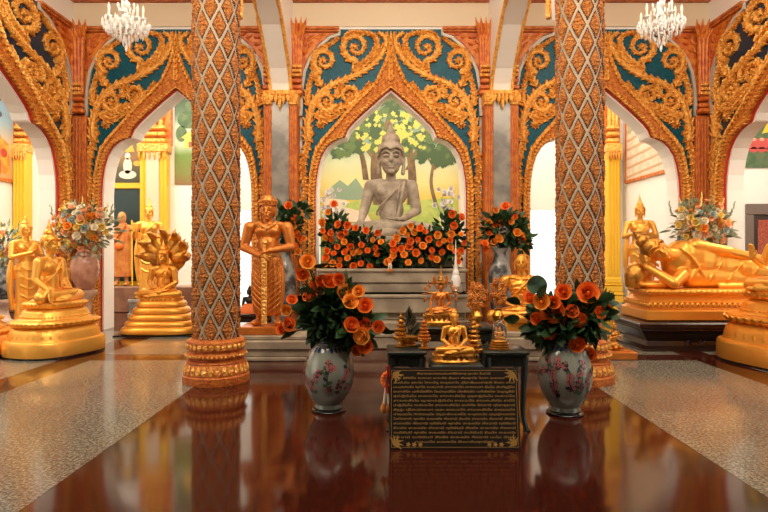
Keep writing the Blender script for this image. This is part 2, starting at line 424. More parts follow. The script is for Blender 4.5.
def mb_obj(mb, name, mt, parent, flip=False, **k):
    m2 = MB(); m2.v = [(-x, y, z) for x, y, z in mb.v] if flip else list(mb.v); m2.f = list(mb.f); m2.m = list(mb.m)
    return m2.build(name, mt, parent, **k)
def panel_mesh():
    mb = MB(); mb.prism(sym_poly(PO, BO), -.05, 0); return mb
def arch_surround(loc, rz, label, sc=1.0, field='teal'):
    e = empty('arch_surround', loc, rz, label, 'carved arch surround', 'carved surrounds of the arcade arches')
    parts = [panel_mesh().build('glass_mosaic_field', M[field], e, smooth=False),
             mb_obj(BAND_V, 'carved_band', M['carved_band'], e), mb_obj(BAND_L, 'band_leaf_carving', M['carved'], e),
             mb_obj(SC_V, 'scroll_carving', M['carved'], e), mb_obj(SC_V, 'scroll_carving', M['carved'], e, flip=True)]
    red = MB(); red.prism(sym_poly([(0, 4.52)]+[(u+.050, z+(.032 if z > 3.6 else .01 if z > 0 else 0)) for u, z in INN[1:]], [(0, 4.49)]+[(u+.028, z+(.012 if z > 3.6 else 0)) for u, z in INN[1:]]), -.03, 0)
    parts.append(red.build('red_edging', M['rededge'], e, smooth=False))
    S = [(.94,5.62),(.94,5.50),(1.12,5.44),(1.33,5.26),(1.48,5.06),(1.58,4.82),(1.63,4.5),(1.64,4.2),(1.65,4.0)]
    O = [(.97,5.62),(.98,5.54),(1.15,5.485),(1.365,5.30),(1.52,5.09),(1.63,4.84),(1.685,4.5),(1.70,4.2),(1.70,4.0)]
    for sg in (1, -1):
        mb = MB(); mb.prism([(sg*u, z) for u, z in S]+[(sg*u, z) for u, z in reversed(O)], -.09, 0)
        parts.append(mb.build('pale_border', M['paleborder'], e, smooth=False))
        mb = MB(); mb.prism([(sg*u, z) for u, z in [(1.02,5.55),(1.17,5.50),(1.38,5.315),(1.535,5.10),(1.645,4.85),(1.70,4.5),(1.72,4.0),(1.80,4.0),(1.80,5.55)]], -.06, 0)
        for (u, z, a, L) in ((1.30,5.47,0,.12),(1.45,5.47,-.3,.14),(1.45,5.36,-.5,.13),(1.58,5.42,-1.2,.15),(1.62,5.27,-1.3,.15),(1.55,5.24,-.7,.12),(1.70,5.35,-1.5,.16),(1.70,5.17,-1.6,.16),(1.70,4.99,-1.6,.16),(1.73,4.8,-1.6,.15),(1.74,4.62,-1.6,.15),(1.20,5.52,0,.1)):
            leaf_flame(mb, (sg*u, z), a if sg > 0 else PI-a, L, .035, -.06, .04)
        parts.append(mb.build('carved_spandrel', M['redorange'], e))
        mb = MB(); x0, x1 = sorted((sg*.96, sg*1.74)); mb.box(x0, x1, -.12, 0, 5.60, 5.66, b=.01); mb.box(x0, x1, -.10, 0, 5.555, 5.595, b=.008)
        for k in range(18): mb.box(x0+.02+k*.042, x0+.045+k*.042, -.115, -.09, 5.562, 5.59)
        parts.append(mb.build('cornice', M['orangepaint'], e))
    for p in parts: p.scale = (sc, 1, 1)
    return e
arch_surround((XC, YW, 0), 0, 'carved golden arch surround framing the grey stone Buddha')
arch_surround((XC-4, YW, 0), 0, 'carved golden arch surround behind the serpent-hooded Buddha')
arch_surround((XC+4, YW, 0), 0, 'carved golden arch surround behind the head of the reclining Buddha')
arch_surround((XL, SY, 0), 90, 'carved golden arch surround on the left side wall', SSC, 'navy')
arch_surround((XR, SY, 0), -90, 'carved golden arch surround on the right side wall', SSC, 'navy')

# ---------------------------------------------------------------- pilasters, marble piers, capitals
def capital_cluster(e, x, w, y, zb=4.02, zt=5.62, mt='redorange'):
    mb = MB(); n = 4
    for k in range(n):
        u = (k-(n-1)/2)/(n-1)
        pts = [(x+u*w*.55, y-.05, zb+.35), (x+u*w*.6, y-.06, zb+.9), (x+u*w*.75, y-.08, zt-.25), (x+u*w*1.15, y-.13, zt)]
        mb.tube(crom(pts, 5), .026*w/.26+.01, n=8)
    for z, ww, d in ((zb+.32, .62, .10), (zb+.22, .74, .12), (zb+.10, .84, .13), (zb+.0, .95, .15)):
        mb.box(x-w*ww/2, x+w*ww/2, y-d, y, z, z+.085, b=.02)
    for r_, zz, ww in ((0, zt-.18, .95), (1, zt-.05, 1.25)):
        for k in range(5):
            u = (k-2)/4; yy = y-.12-.03*r_
            T = Matrix.Translation((x+u*w*ww, yy, zz)) @ Matrix.Rotation(u*.7, 4, 'Y') @ Matrix.Rotation(.5, 4, 'X')
            o = mb.T; mb.T = T; mb.lathe([(.004, -.10), (w*.12, -.03), (w*.13, .02), (w*.07, .09), (.003, .16)], n=8, sy=.5); mb.T = o
    cp = mb.build('capital', M[mt], e)
    mb = MB()
    for z in (zb+.36, zb+.44, zb+.52):
        for k in range(6): mb.ell((x+(k-2.5)/6*w*.7, y-.12, z), (.02, .02, .03), n=8, m=5)
    mb.build('gilt_beading', M['carved'], cp)
def corner_pilaster(x, label, sg):
    e = empty('corner_pilaster', (x, YW, 0), 0, label, 'pilaster', 'corner pilasters')
    mb = MB(); mb.box(-.14, .14, -.14, 0, 0, 4.0, b=.015)
    for k in range(4): mb.tube([(-.09+k*.06, -.145, .3), (-.09+k*.06, -.145, 3.95)], .02, n=8)
    mb.box(-.18, .18, -.18, 0, 0, .3, b=.02)
    mb.build('shaft', M['orangepaint'], e)
    capital_cluster(e, 0, .30, -.12)
corner_pilaster(XL+.15, 'ribbed orange corner pilaster left of the left arch', 1)
corner_pilaster(XR-.15, 'ribbed orange corner pilaster right of the right arch', -1)
def pier(x, label):
    e = empty('marble_pier', (x, YW, 0), 0, label, 'pier', 'marble piers between the arches')
    mb = MB(); mb.box(-.165, .165, -.42, 0, 0, 4.35, b=.01)
    mb.build('marble_shaft', M['marble'], e)
    for sg in (1, -1):
        mb = MB(); mb.box(min(sg*.155, sg*.30), max(sg*.155, sg*.30), -.44, 0, 0, 4.30, b=.012)
        for k, u in enumerate((.185, .228, .27)): mb.tube([(sg*u, -.445, .2), (sg*u, -.445, 4.1)], .015, n=8)
        mb.build('ribbed_edging', M['orangepaint'], e)
        mb = MB(); mb.box(min(sg*.14, sg*.32), max(sg*.14, sg*.32), -.48, 0, 4.10, 4.38, b=.03)
        for k in range(4): leaf_flame(mb, (sg*(.17+k*.045), 4.16), R(90), .18, .022, -.48, .03, 0)
        mb.build('gilt_corner_capital', M['carved'], e)
        capital_cluster(e, sg*.265, .24, -.10, 4.36, 5.66)
    mb = MB(); mb.box(-.17, .17, -.47, -.05, 4.30, 4.38, b=.01)
    for k in range(5):
        L = (.14, .19, .30, .19, .14)[k]; leaf_flame(mb, (-.14+k*.07, 4.31), R(-90), L, .04, -.47, .05, 0)
    mb.build('hanging_leaf_frieze', M['carved'], e)
pier(XC-2, 'grey marble pier with gilt edges left of the central arch')
pier(XC+2, 'grey marble pier with gilt edges right of the central arch')

# white transverse ribs springing from the piers to the lattice columns
CY = 6.9
ribp = [(10.86,4.38),(10.8,4.50),(10.62,4.72),(10.34,4.95),(9.95,5.24),(9.5,5.46),(9.0,5.58),(8.6,5.58),(8.1,5.46),(7.65,5.24),(7.3,4.95),(7.1,4.6),(7.05,4.2)]
for i, sg in enumerate((-1, 1)):
    x = XC+sg*2
    mb = MB(); mb.prism([(y, z) for y, z in ribp]+[(7.05,CEIL),(YW,CEIL),(YW,4.38)], x-.17, x+.17); mb.v = [(y, x_, z) for x_, y, z in mb.v]
    struct(mb, 'trim_rib_%d' % (i+1), M['white'])
    for s2 in (-1, 1):
        mb = MB(); mb.tube([(x+s2*.185, y, z+.02) for y, z in crom(ribp, 3)], .035, n=8)
        t = mb.build('trim_rib_edge_%d' % (i*2+(s2+3)//2), M['carved']); t['kind'] = 'structure'

# ---------------------------------------------------------------- lattice columns
def lattice_column(x, label):
    e = empty('lattice_column', (x, CY, 0), 0, label, 'column', 'diamond lattice columns')
    NA, NZ, rad, z0, z1 = 162, 560, .243, .44, 6.3
    K = 8; H = .40
    vs = []; fs = []; mi = []
    A = np.arange(NA)/NA; Z = z0+(z1-z0)*np.arange(NZ+1)/NZ
    aa, zz = np.meshgrid(A, Z)
    p = aa*K+zz/H; q = aa*K-zz/H
    dp = np.abs(p-np.round(p)); dq = np.abs(q-np.round(q)); d = np.minimum(dp, dq)       # distance to the lattice lines, 0 .. .5
    rr = np.full(d.shape, rad)
    lat = d < .085; gap = (d >= .085) & (d < .135); dia = d >= .135
    rr[lat] += .008
    rr[dia] += .012+.013*np.minimum(1, (d[dia]-.135)/.07)+.006*np.minimum(1, (d[dia]-.135)/.3)
    pf = (p-np.floor(p))-.5; qf = (q-np.floor(q))-.5
    rr[dia] += .006*np.cos(26*pf[dia])*np.cos(26*qf[dia])
    for i in range(NZ+1):
        for j in range(NA):
            a = 2*PI*A[j]; vs.append((rr[i, j]*math.cos(a), rr[i, j]*math.sin(a), Z[i]))
    for i in range(NZ):
        for j in range(NA):
            j2 = (j+1) % NA; fs.append((i*NA+j, i*NA+j2, (i+1)*NA+j2, (i+1)*NA+j)); mi.append(0 if lat[i, j] else 1 if gap[i, j] else 2)
    mb = MB(); mb.add(vs, fs, mi)
    mb.build('lattice_shaft', [mat('pale_lattice', (.44, .34, .23), .5), mat('maroon_groove', (.07, .010, .006), .6), mat('carved_orange_diamond', (.66, .25, .045), .45, .2, col2=(.36, .10, .018), nscale=45, bump=.9, bscale=55, btype='v')], e, auto=60)
    prof = [(.37,0),(.375,.02),(.375,.085),(.36,.10),(.365,.13),(.345,.20),(.325,.225),(.33,.235),(.325,.25),(.305,.26),(.31,.285),(.335,.30),(.335,.33),(.31,.345),(.295,.355),(.295,.375),(.325,.385),(.33,.41),(.325,.47),(.30,.49),(.255,.50)]
    mb = MB(); mb.lathe(prof, 64)
    mb.build('turned_base', M['orangepaint'], e)
    mb = MB()
    for k in range(30):
        a = 2*PI*k/30
        for (r_, z, hh, ww) in ((.363, .125, .10, .03), (.33, .40, .09, .03)):
            T = Matrix.Rotation(a, 4, 'Z') @ Matrix.Translation((r_, 0, z)) @ Matrix.Rotation(-.25, 4, 'Y'); mb.T = T
            mb.lathe([(.003, -.012), (ww*.9, .01), (ww, hh*.4), (ww*.5, hh*.8), (.002, hh)], n=8, sx=.4)
    mb.T = None
    for k in range(44):
        a = 2*PI*k/44; mb.ell((.337*math.cos(a), .337*math.sin(a), .315), (.016,)*3, n=8, m=5)
    mb.build('petal_moulding', M['carved'], e)
lattice_column(XC-2.05, 'tall diamond-lattice column beside the guardian figure, left one')
lattice_column(XC+2.13, 'tall diamond-lattice column behind the right porcelain vase')
# ================================================================ helpers for objects
def at(x, y, Y): return Vector(((x-385)*Y/600, Y, 1.5+(250-y)*Y/600))
rng = random.Random(7)

def head(mb, c, s=1.0, hair=True, T=None):
    """a head of unit size about c (centre of the skull), facing -y"""
    cx, cy, cz = c
    def q(x, y, z): return (cx+x*s, cy+y*s, cz+z*s)
    mb.ell(q(0, .012, .012), (.086*s, .100*s, .108*s)); mb.ell(q(0, -.022, -.045), (.064*s, .070*s, .078*s))
    mb.cap(q(0, -.092, .018), q(0, -.112, -.026), .010*s, .018*s, n=8)
    for k in (-1, 1):
        mb.ell(q(k*.034, -.080, .006), (.024*s, .016*s, .011*s), n=10, m=6)
        mb.tube(crom([q(k*.008, -.094, .022), q(k*.034, -.094, .036), q(k*.066, -.072, .022)], 4), .0075*s, n=6)
        mb.ell(q(k*.088, .005, -.015), (.013*s, .026*s, .052*s), (0, 0, k*-15), n=10, m=6); mb.cap(q(k*.088, 0, -.05), q(k*.083, -.005, -.105), .012*s, .015*s, n=8)
        mb.ell(q(k*.035, -.062, -.035), (.026*s, .024*s, .024*s), n=8, m=6)
    mb.ell(q(0, -.090, -.058), (.027*s, .014*s, .008*s), n=10, m=6); mb.ell(q(0, -.087, -.073), (.022*s, .013*s, .008*s), n=10, m=6)
    mb.ell(q(0, -.070, -.100), (.026*s, .022*s, .020*s), n=10, m=6)
def hair(mb, c, s=1.0, flame=.2):
    cx, cy, cz = c
    T = mb.T
    mb.T = (T if T is not None else Matrix.Identity(4)) @ Matrix.Translation((cx, cy, cz)) @ Matrix.Scale(s, 4)
    mb.ell((0, .026, .036), (.096, .102, .098), n=28, m=16)
    mb.tube(crom([(-.088, -.030, .010), (-.070, -.066, .052), (-.03, -.088, .066), (0, -.096, .052), (.03, -.088, .066), (.07, -.066, .052), (.088, -.03, .010)], 4), .010, n=8)
    mb.ell((0, .03, .125), (.066, .064, .058), n=20, m=10)
    if flame: mb.lathe([(.050, .145), (.040, .165), (.030, .17+flame*.15), (.031, .17+flame*.22), (.018, .17+flame*.45), (.009, .17+flame*.72), (.003, .17+flame)], 16, c=(0, .03, 0))
    mb.T = T
def hand(mb, wrist, fwd, pn, s=1.0, curl=.25, side=1):
    """five separate fingers; fwd = pointing direction, pn = palm normal"""
    W = Vector(wrist); f = Vector(fwd).normalized(); n = Vector(pn); n = (n-f*n.dot(f)).normalized(); l = f.cross(n)*side
    pc = W+f*.045*s
    for k in (-.6, 0, .6): mb.cap(W+l*k*.03*s, pc+f*.03*s+l*k*.045*s, .020*s, .017*s, n=8)
    for i, (o, L) in enumerate(((-.034, .066), (-.012, .078), (.011, .074), (.033, .058))):
        b = pc+f*.034*s+l*o*s*1.1; m1 = b+(f+n*curl*.5).normalized()*L*.55*s; e = m1+(f+n*curl*1.6).normalized()*L*.5*s
        mb.cap(b, m1, .0115*s, .0105*s, n=8); mb.cap(m1, e, .0105*s, .0085*s, n=8)
    t0 = W+f*.02*s-l*.035*s; t1 = t0+(f*.6-l*.7).normalized()*.042*s; t2 = t1+(f*.9-l*.2+n*.2).normalized()*.034*s
    mb.cap(t0, t1, .015*s, .012*s, n=8); mb.cap(t1, t2, .012*s, .009*s, n=8)
def torso(mb, z=0.0, thin=1.0):
    mb.ell((0, .02, z+.12), (.20, .155, .13)); mb.cap((0, .02, z+.15), (0, .02, z+.36), .125*thin, .122*thin, n=18)
    mb.ell((0, .025, z+.33), (.145*thin, .108, .15)); mb.ell((0, .015, z+.50), (.185, .118, .150)); mb.ell((0, .02, z+.575), (.205, .088, .075))
    for k in (-1, 1):
        mb.ell((k*.075, -.055, z+.52), (.080, .050, .062)); mb.cap((k*.10, .02, z+.625), (k*.215, .02, z+.60), .052, .060, n=12)
    mb.cap((0, .02, z+.62), (0, .01, z+.76), .062, .052, n=14)
    mb.ell((0, -.100, z+.27), (.010, .01, .012), n=8, m=6)
def folded_legs(mb):
    for k in (1, -1):
        mb.cap((k*.12, 0, .105), (k*.40, -.15, .085), .115, .085, n=16)
    mb.cap((.40, -.15, .085), (-.08, -.325, .055), .082, .050, n=16); mb.cap((-.40, -.15, .09), (.08, -.295, .135), .082, .048, n=16)
    mb.ell((.18, -.265, .165), (.10, .042, .030), (0, -12, 28)); mb.ell((-.19, -.33, .045), (.10, .045, .03), (0, 0, -20))
    mb.ell((0, -.12, .07), (.30, .22, .085)); mb.ell((0, -.02, .03), (.36, .24, .05))
def seated_body(mb, arms='earth', thin=1.0, robe=True, fs=1.0):
    folded_legs(mb); torso(mb, 0, thin)
    def arm(k, el, wr):
        mb.cap((k*.228, .02, .590), el, .072, .056, n=14); mb.cap(el, wr, .056, .034, n=14)
    if arms == 'earth':
        arm(-1, (-.295, .01, .33), (-.325, -.215, .195)); hand(mb, (-.325, -.225, .185), (-.05, -.42, -1), (0, 1, -.3), 1.15*fs, .1, 1)
        arm(1, (.285, .01, .32), (.135, -.20, .215)); hand(mb, (.13, -.205, .212), (-1, -.12, -.02), (0, -.1, 1), 1.1*fs, .15, 1)
    elif arms == 'lap':
        arm(-1, (-.285, .01, .32), (-.135, -.205, .225)); hand(mb, (-.13, -.21, .222), (1, -.12, 0), (0, -.1, 1), 1.1*fs, .15, -1)
        arm(1, (.285, .01, .32), (.135, -.20, .205)); hand(mb, (.13, -.205, .200), (-1, -.12, 0), (0, -.1, 1), 1.1*fs, .15, 1)
    elif arms == 'teach':
        arm(-1, (-.33, -.02, .36), (-.22, -.27, .45)); hand(mb, (-.22, -.275, .46), (.05, -.15, 1), (0, -1, 0), 1.15*fs, .2, -1)
        arm(1, (.285, .01, .32), (.16, -.22, .30)); hand(mb, (.155, -.225, .30), (-.7, -.5, .1), (0, -.3, 1), 1.1*fs, .3, 1)
    elif arms == 'knees':
        arm(-1, (-.325, -.03, .33), (-.21, -.235, .27)); hand(mb, (-.205, -.24, .268), (.8, -.4, -.1), (0, -.1, -1), 1.1*fs, .3, -1)
        arm(1, (.325, -.03, .33), (.15, -.235, .27)); hand(mb, (.145, -.24, .272), (-.9, -.25, 0), (0, 0, 1), 1.1*fs, .3, 1)
    if robe:
        mb.tube(crom([(.17, -.02, .655), (.11, -.085, .60), (.02, -.122, .50), (-.09, -.112, .39), (-.155, -.04, .30), (-.15, .06, .27)], 5), .011, n=6)
        mb.tube(crom([(.155, -.03, .665), (.135, -.09, .58), (.115, -.122, .46), (.09, -.12, .34), (.07, -.14, .22)], 5), [.020]*21, n=6, flat=.6)
        mb.tube(crom([(.10, -.09, .60), (.075, -.125, .46), (.05, -.125, .34), (.04, -.14, .22)], 5), .009, n=6)
def seated_statue(name, loc, rz, s, material, label, cat, arms='earth', vox=.010, flame=.2, group=None, hm=None, thin=1.0, hs=1.25, z0=0.0, parent_loc=None, hd=True, T=None):
    e = empty(name, loc, rz, label, cat, group)
    mb = MB(); mb.T = Matrix.Translation((0, 0, z0)) @ Matrix.Scale(s, 4)
    seated_body(mb, arms, thin); head(mb, (0, -.005, .725+.108*hs), hs)
    b = remesh(mb.build('body', material, e), vox*s, 2)
    if hd:
        mb = MB(); mb.T = Matrix.Translation((0, 0, z0)) @ Matrix.Scale(s, 4); hair(mb, (0, -.005, .725+.108*hs), hs, flame)
        mb.build('hair_and_flame_finial', hm or material, e)
    return e
def plan_point(a, r, p, sx, sy):
    ca, sa = math.cos(a), math.sin(a); rr = r/((abs(ca)**p+abs(sa)**p)**(1/p)); return Vector((rr*ca*sx, rr*sa*sy, 0))
def petal_ring(mb, n, r, z, h, wd, p=2, sx=1, sy=1, tilt=.3, down=False, depth=.4):
    for k in range(n):
        a = 2*PI*(k+.5)/n; q = plan_point(a, r, p, sx, sy); q2 = plan_point(a+.02, r, p, sx, sy); t = (q2-q).normalized(); yaw = math.atan2(-t.x, t.y)
        o = mb.T; base = Matrix.Translation((q.x, q.y, z)) @ Matrix.Rotation(yaw, 4, 'Z') @ Matrix.Rotation(tilt*(1 if not down else -1), 4, 'Y')
        if down: base = base @ Matrix.Rotation(PI, 4, 'X')
        mb.T = (o @ base) if o is not None else base
        mb.lathe([(wd*.55, 0), (wd*.95, h*.25), (wd, h*.5), (wd*.6, h*.8), (wd*.08, h)], n=10, sx=depth)
        mb.T = o
def lotus_base(e, prof, material, p=2.6, sx=1, sy=1, petals=(), beads=(), name='lotus_base', pm=None):
    mb = MB(); mb.lathe(prof, 72, sx=sx, sy=sy, p=p); b = mb.build(name, material, e)
    if petals:
        mb = MB()
        for (n, r, z, h, wd, tilt, down) in petals: petal_ring(mb, n, r, z, h, wd, p, sx, sy, tilt, down)
        for (n, r, z, rb) in beads:
            for k in range(n):
                q = plan_point(2*PI*k/n, r, p, sx, sy); mb.ell((q.x, q.y, z), (rb,)*3, n=8, m=5)
        mb.build('lotus_petals', pm or material, b)
    return b

# ================================================================ central Buddha on the marble stage
def marble_stage():
    e = empty('marble_stage', (XC, 10.2, 0), 0, 'broad stepped marble stage under the grey stone Buddha', 'stage')
    tiers = [(.0, .24, 1.32, 9.05), (.24, .38, 1.24, 9.30), (.38, .50, 1.16, 9.55), (.50, .80, 1.24, 9.45), (.80, .96, 1.16, 9.72), (.96, 1.20, 1.20, 9.70), (1.20, 1.62, 1.04, 10.25), (1.62, 1.74, .90, 10.4)]
    for z0, z1, hw, yf in tiers:
        mb = MB(); mb.box(-hw, hw, yf-10.2, 12.1-10.2, z0, z1, b=.018)
        if z1-z0 > .2: mb.box(-hw-.025, hw+.025, yf-.025-10.2, 12.12-10.2, z1-.06, z1, b=.015)
        mb.build('step', M['marble_steps'], e)
marble_stage()
seated_statue('stone_buddha', (XC, 11.05, 1.70), 0, 1.66, M['stone'], 'large grey stone Buddha seated in the central arch', 'statue', 'earth', vox=.0062, flame=.085, hs=1.60)
# ---------------------------------------------------------------- rose mesh and foliage
def rose_mesh(name, materials, layers=((.36, 4, .55), (.68, 5, .85), (1.0, 6, 1.05))):
    mb = MB(); r2 = random.Random(3)
    mb.ell((0, 0, .02), (.20, .20, .40), n=8, m=6)
    for li, (rad, n, op) in enumerate(layers):
        for k in range(n):
            a = 2*PI*(k/n)+li*.7+r2.uniform(-.1, .1); wv = 2*PI/n*.78
            g = []
            for i in range(4):
                for j in range(5):
                    v = i/3; u = (j/4-.5)*2
                    phi = a+u*wv*(1 if i < 3 else .8)
                    rr = rad*(.25+.78*math.sin(v*PI*.5)**.8)*(1+.05*u*u); z = -.46+v*(1.12-.34*rad)+(-.10*v*v if li == 2 else 0)
                    if i == 3: rr *= 1.07 if li == 2 else .92; z -= .12*u*u
                    g.append((rr*math.cos(phi), rr*math.sin(phi), z))
            fs = [(i*5+j, i*5+j+1, (i+1)*5+j+1, (i+1)*5+j) for i in range(3) for j in range(4)]
            mb.add(g, fs)
    me_o = mb.build(name, materials, auto=0); me = me_o.data; bpy.data.objects.remove(me_o); return me
ROSE = {k: rose_mesh('rose_'+k, M[k]) for k in ('orange', 'orange2', 'peach', 'pyellow', 'pwhite', 'pblue', 'orchid')}
def put_flower(parent, pos, r, kind='orange', face=(0, -1, .3), name='rose'):
    o = bpy.data.objects.new(name, ROSE[kind]); COL.objects.link(o); o.parent = parent; o.location = pos; o.scale = (r, r, r)
    f = Vector(face)+Vector((rng.uniform(-.5, .5), rng.uniform(-.3, .3), rng.uniform(-.4, .5)))
    o.rotation_euler = f.to_track_quat('Z', 'Y').to_euler()
    return o
def leaf(mb, pos, d, L, wd, r2=rng, rnd=False):
    d = Vector(d).normalized(); s = d.cross(Vector((r2.uniform(-1, 1), r2.uniform(-1, 1), r2.uniform(-1, 1)))).normalized(); n = d.cross(s)
    p = Vector(pos); prof = [(0, .02), (.2, .7), (.45, 1), (.7, .8), (.9, .35), (1, .02)]
    if rnd: prof = [(0, .3), (.15, .9), (.4, 1.2), (.65, 1.15), (.88, .7), (1, .2)]
    vs = []
    for t, w_ in prof:
        c = p+d*(L*t)+n*(-.18*L*t*t)
        vs += [c-s*wd*w_+n*wd*.25*w_, c, c+s*wd*w_+n*wd*.25*w_]
    fs = []
    for i in range(len(prof)-1): fs += [(3*i, 3*i+1, 3*i+4, 3*i+3), (3*i+1, 3*i+2, 3*i+5, 3*i+4)]
    mb.add(vs, fs)
def foliage(parent, n, c, rad, L=.12, wd=.03, material='leaf', name='leaves', inner=.2):
    mb = MB()
    for _ in range(n):
        d = Vector((rng.gauss(0, 1), rng.gauss(0, 1), rng.gauss(0, 1))).normalized(); k = inner+(1-inner)*rng.random()**.6
        p = Vector(c)+Vector((d.x*rad[0], d.y*rad[1], d.z*rad[2]))*k
        leaf(mb, p, d+Vector((0, -.2, rng.uniform(-.3, .3))), L*rng.uniform(.7, 1.25), wd*rng.uniform(.8, 1.2))
    return mb.build(name, M[material], parent)
def stems(parent, base, pts, material='leaf', r=.006):
    mb = MB()
    for p in pts:
        b = Vector(base); p = Vector(p); mid = (b+p)/2+Vector((0, 0, .05)); mb.tube(crom([b, mid, p], 4), r, n=5)
    return mb.build('stems', M[material], parent)

# rose garlands along the stage front
def garland(label, pts, Y, c_list, size=.058):
    e = empty('rose_garland', tuple(at(*c_list[0][:2], Y)), 0, label, 'flower garland', 'orange rose garlands along the marble stage')
    L0 = e.location
    for (x, y, rx, ry, n) in c_list:
        c = at(x, y, Y)-L0; foliage(e, n, (c.x, .06, c.z), (rx*Y/600, .14, ry*Y/600), .13, .040)
    for (x, y) in pts:
        dy = rng.uniform(-.20, -.12); p = at(x, y, Y+dy)-L0
        put_flower(e, p, size*rng.uniform(.72, 1.08), 'orange' if rng.random() < .62 else 'orange2', (0, -1, .1))
    return e
def cluster(x0, x1, ytop, ybot, n, r2):
    out = []; tries = 0
    while len(out) < n and tries < 4000:
        tries += 1; x = r2.uniform(x0, x1); y = r2.uniform(ytop(x), ybot(x))
        if all((x-a)**2+((y-b)*1.05)**2 > 32 for a, b in out): out.append((x, y))
    return out
r3 = random.Random(12)
lt = lambda x: 224+max(0, (x-372))*1.5-max(0, 338-x)*1.0; lb = lambda x: 268-max(0, x-372)*.35
garland('left garland of orange roses at the stone Buddha\'s right knee', cluster(322, 388, lt, lb, 36, r3)+[(334, 204), (328, 212), (322, 222)], 9.95,
        [(362, 248, 24, 17, 300), (336, 238, 14, 26, 200), (384, 255, 9, 9, 60)])
rt = lambda x: 224+max(0, 405-x)*1.3-max(0, x-445)*.5; rb = lambda x: 266-max(0, 400-x)*.6
garland('right garland of orange roses at the stone Buddha\'s left knee', cluster(392, 466, rt, rb, 38, r3)+[(462, 218), (452, 214)], 9.95,
        [(420, 246, 24, 17, 300), (450, 238, 14, 24, 200), (397, 255, 9, 9, 60)])
def orchids(x, y, label):
    b = at(x, y, 10.55); e = empty('white_orchids', (b.x, b.y, 1.62), 0, label, 'flowers', 'white orchid bunches beside the stone Buddha')
    for i in range(26):
        p = Vector((rng.gauss(0, .11), rng.uniform(-.1, .1), rng.uniform(.18, .95)*1)); put_flower(e, p, rng.uniform(.035, .055), 'orchid', name='orchid_blossom')
    stems(e, (0, 0, 0), [(rng.uniform(-.2, .2), 0, rng.uniform(.5, .85)) for _ in range(6)], 'leafp', .008)
    foliage(e, 14, (0, 0, .2), (.1, .1, .2), .22, .03, 'leaf')
orchids(336, 222, 'white orchid bunch standing left of the stone Buddha'); orchids(448, 222, 'white orchid bunch standing right of the stone Buddha')
def phuang_malai(p, label, s=1.0):
    e = empty('flower_pendant', p, 0, label, 'flower pendant')
    mb = MB()
    for k in range(14):
        a = 2*PI*k/14; mb.ell((.035*math.cos(a)*s, 0, .04*math.sin(a)*s), (.013*s,)*3, n=8, m=5)
    mb.build('flower_loop', M['orange'], e)
    mb = MB()
    for k in (-1, 0, 1): mb.tube([(k*.014*s, 0, -.04*s), (k*.028*s, 0, -.16*s)], .007*s, n=6)
    mb.build('tassel_strings', M['pwhite'], e)
    mb = MB()
    for k in (-1, 0, 1): mb.lathe([(.004*s, .03*s), (.018*s, 0), (.016*s, -.02*s), (.004*s, -.035*s)], 10, c=(k*.03*s, 0, -.165*s))
    mb.build('tassel_blossoms', M['robe_red'], e)
phuang_malai(tuple(at(390, 260, 9.62)), 'small red and white flower pendant hanging below the rose garlands', 1.0)

# ---------------------------------------------------------------- vases and bouquets
def lathe_vase(name, loc, prof, material, label, cat='vase', group=None, part='vessel', n=48, foot=None):
    e = empty(name, loc, 0, label, cat, group); mb = MB(); mb.lathe(prof, n); mb.build(part, material, e)
    if foot: mb = MB(); mb.lathe(foot[0], n); mb.build('foot', foot[1], e)
    return e
M['porcelain'] = mat('pale_celadon_porcelain', (.27, .30, .26), .16, 0, col2=(.19, .22, .19), nscale=3, coat=.6)
M['cobalt'] = mat('cobalt_glaze', (.03, .05, .13), .2, coat=.5)
M['paint_dark'] = mat('dark_glaze', (.02, .025, .03), .3); M['paint_rose'] = mat('rose_glaze', (.38, .12, .12), .3); M['paint_green'] = mat('green_glaze', (.05, .12, .07), .3)
VP = [(.10,.0),(.135,.005),(.13,.04),(.15,.07),(.19,.13),(.222,.21),(.238,.30),(.238,.38),(.222,.46),(.19,.53),(.155,.58),(.125,.61),(.108,.64),(.105,.68),(.115,.72),(.14,.745),(.145,.755),(.13,.75),(.10,.70),(.095,.64)]
def vrad(z):
    a = [p for p in VP[:15]]; return float(np.interp(z, [p[1] for p in a], [p[0] for p in a]))
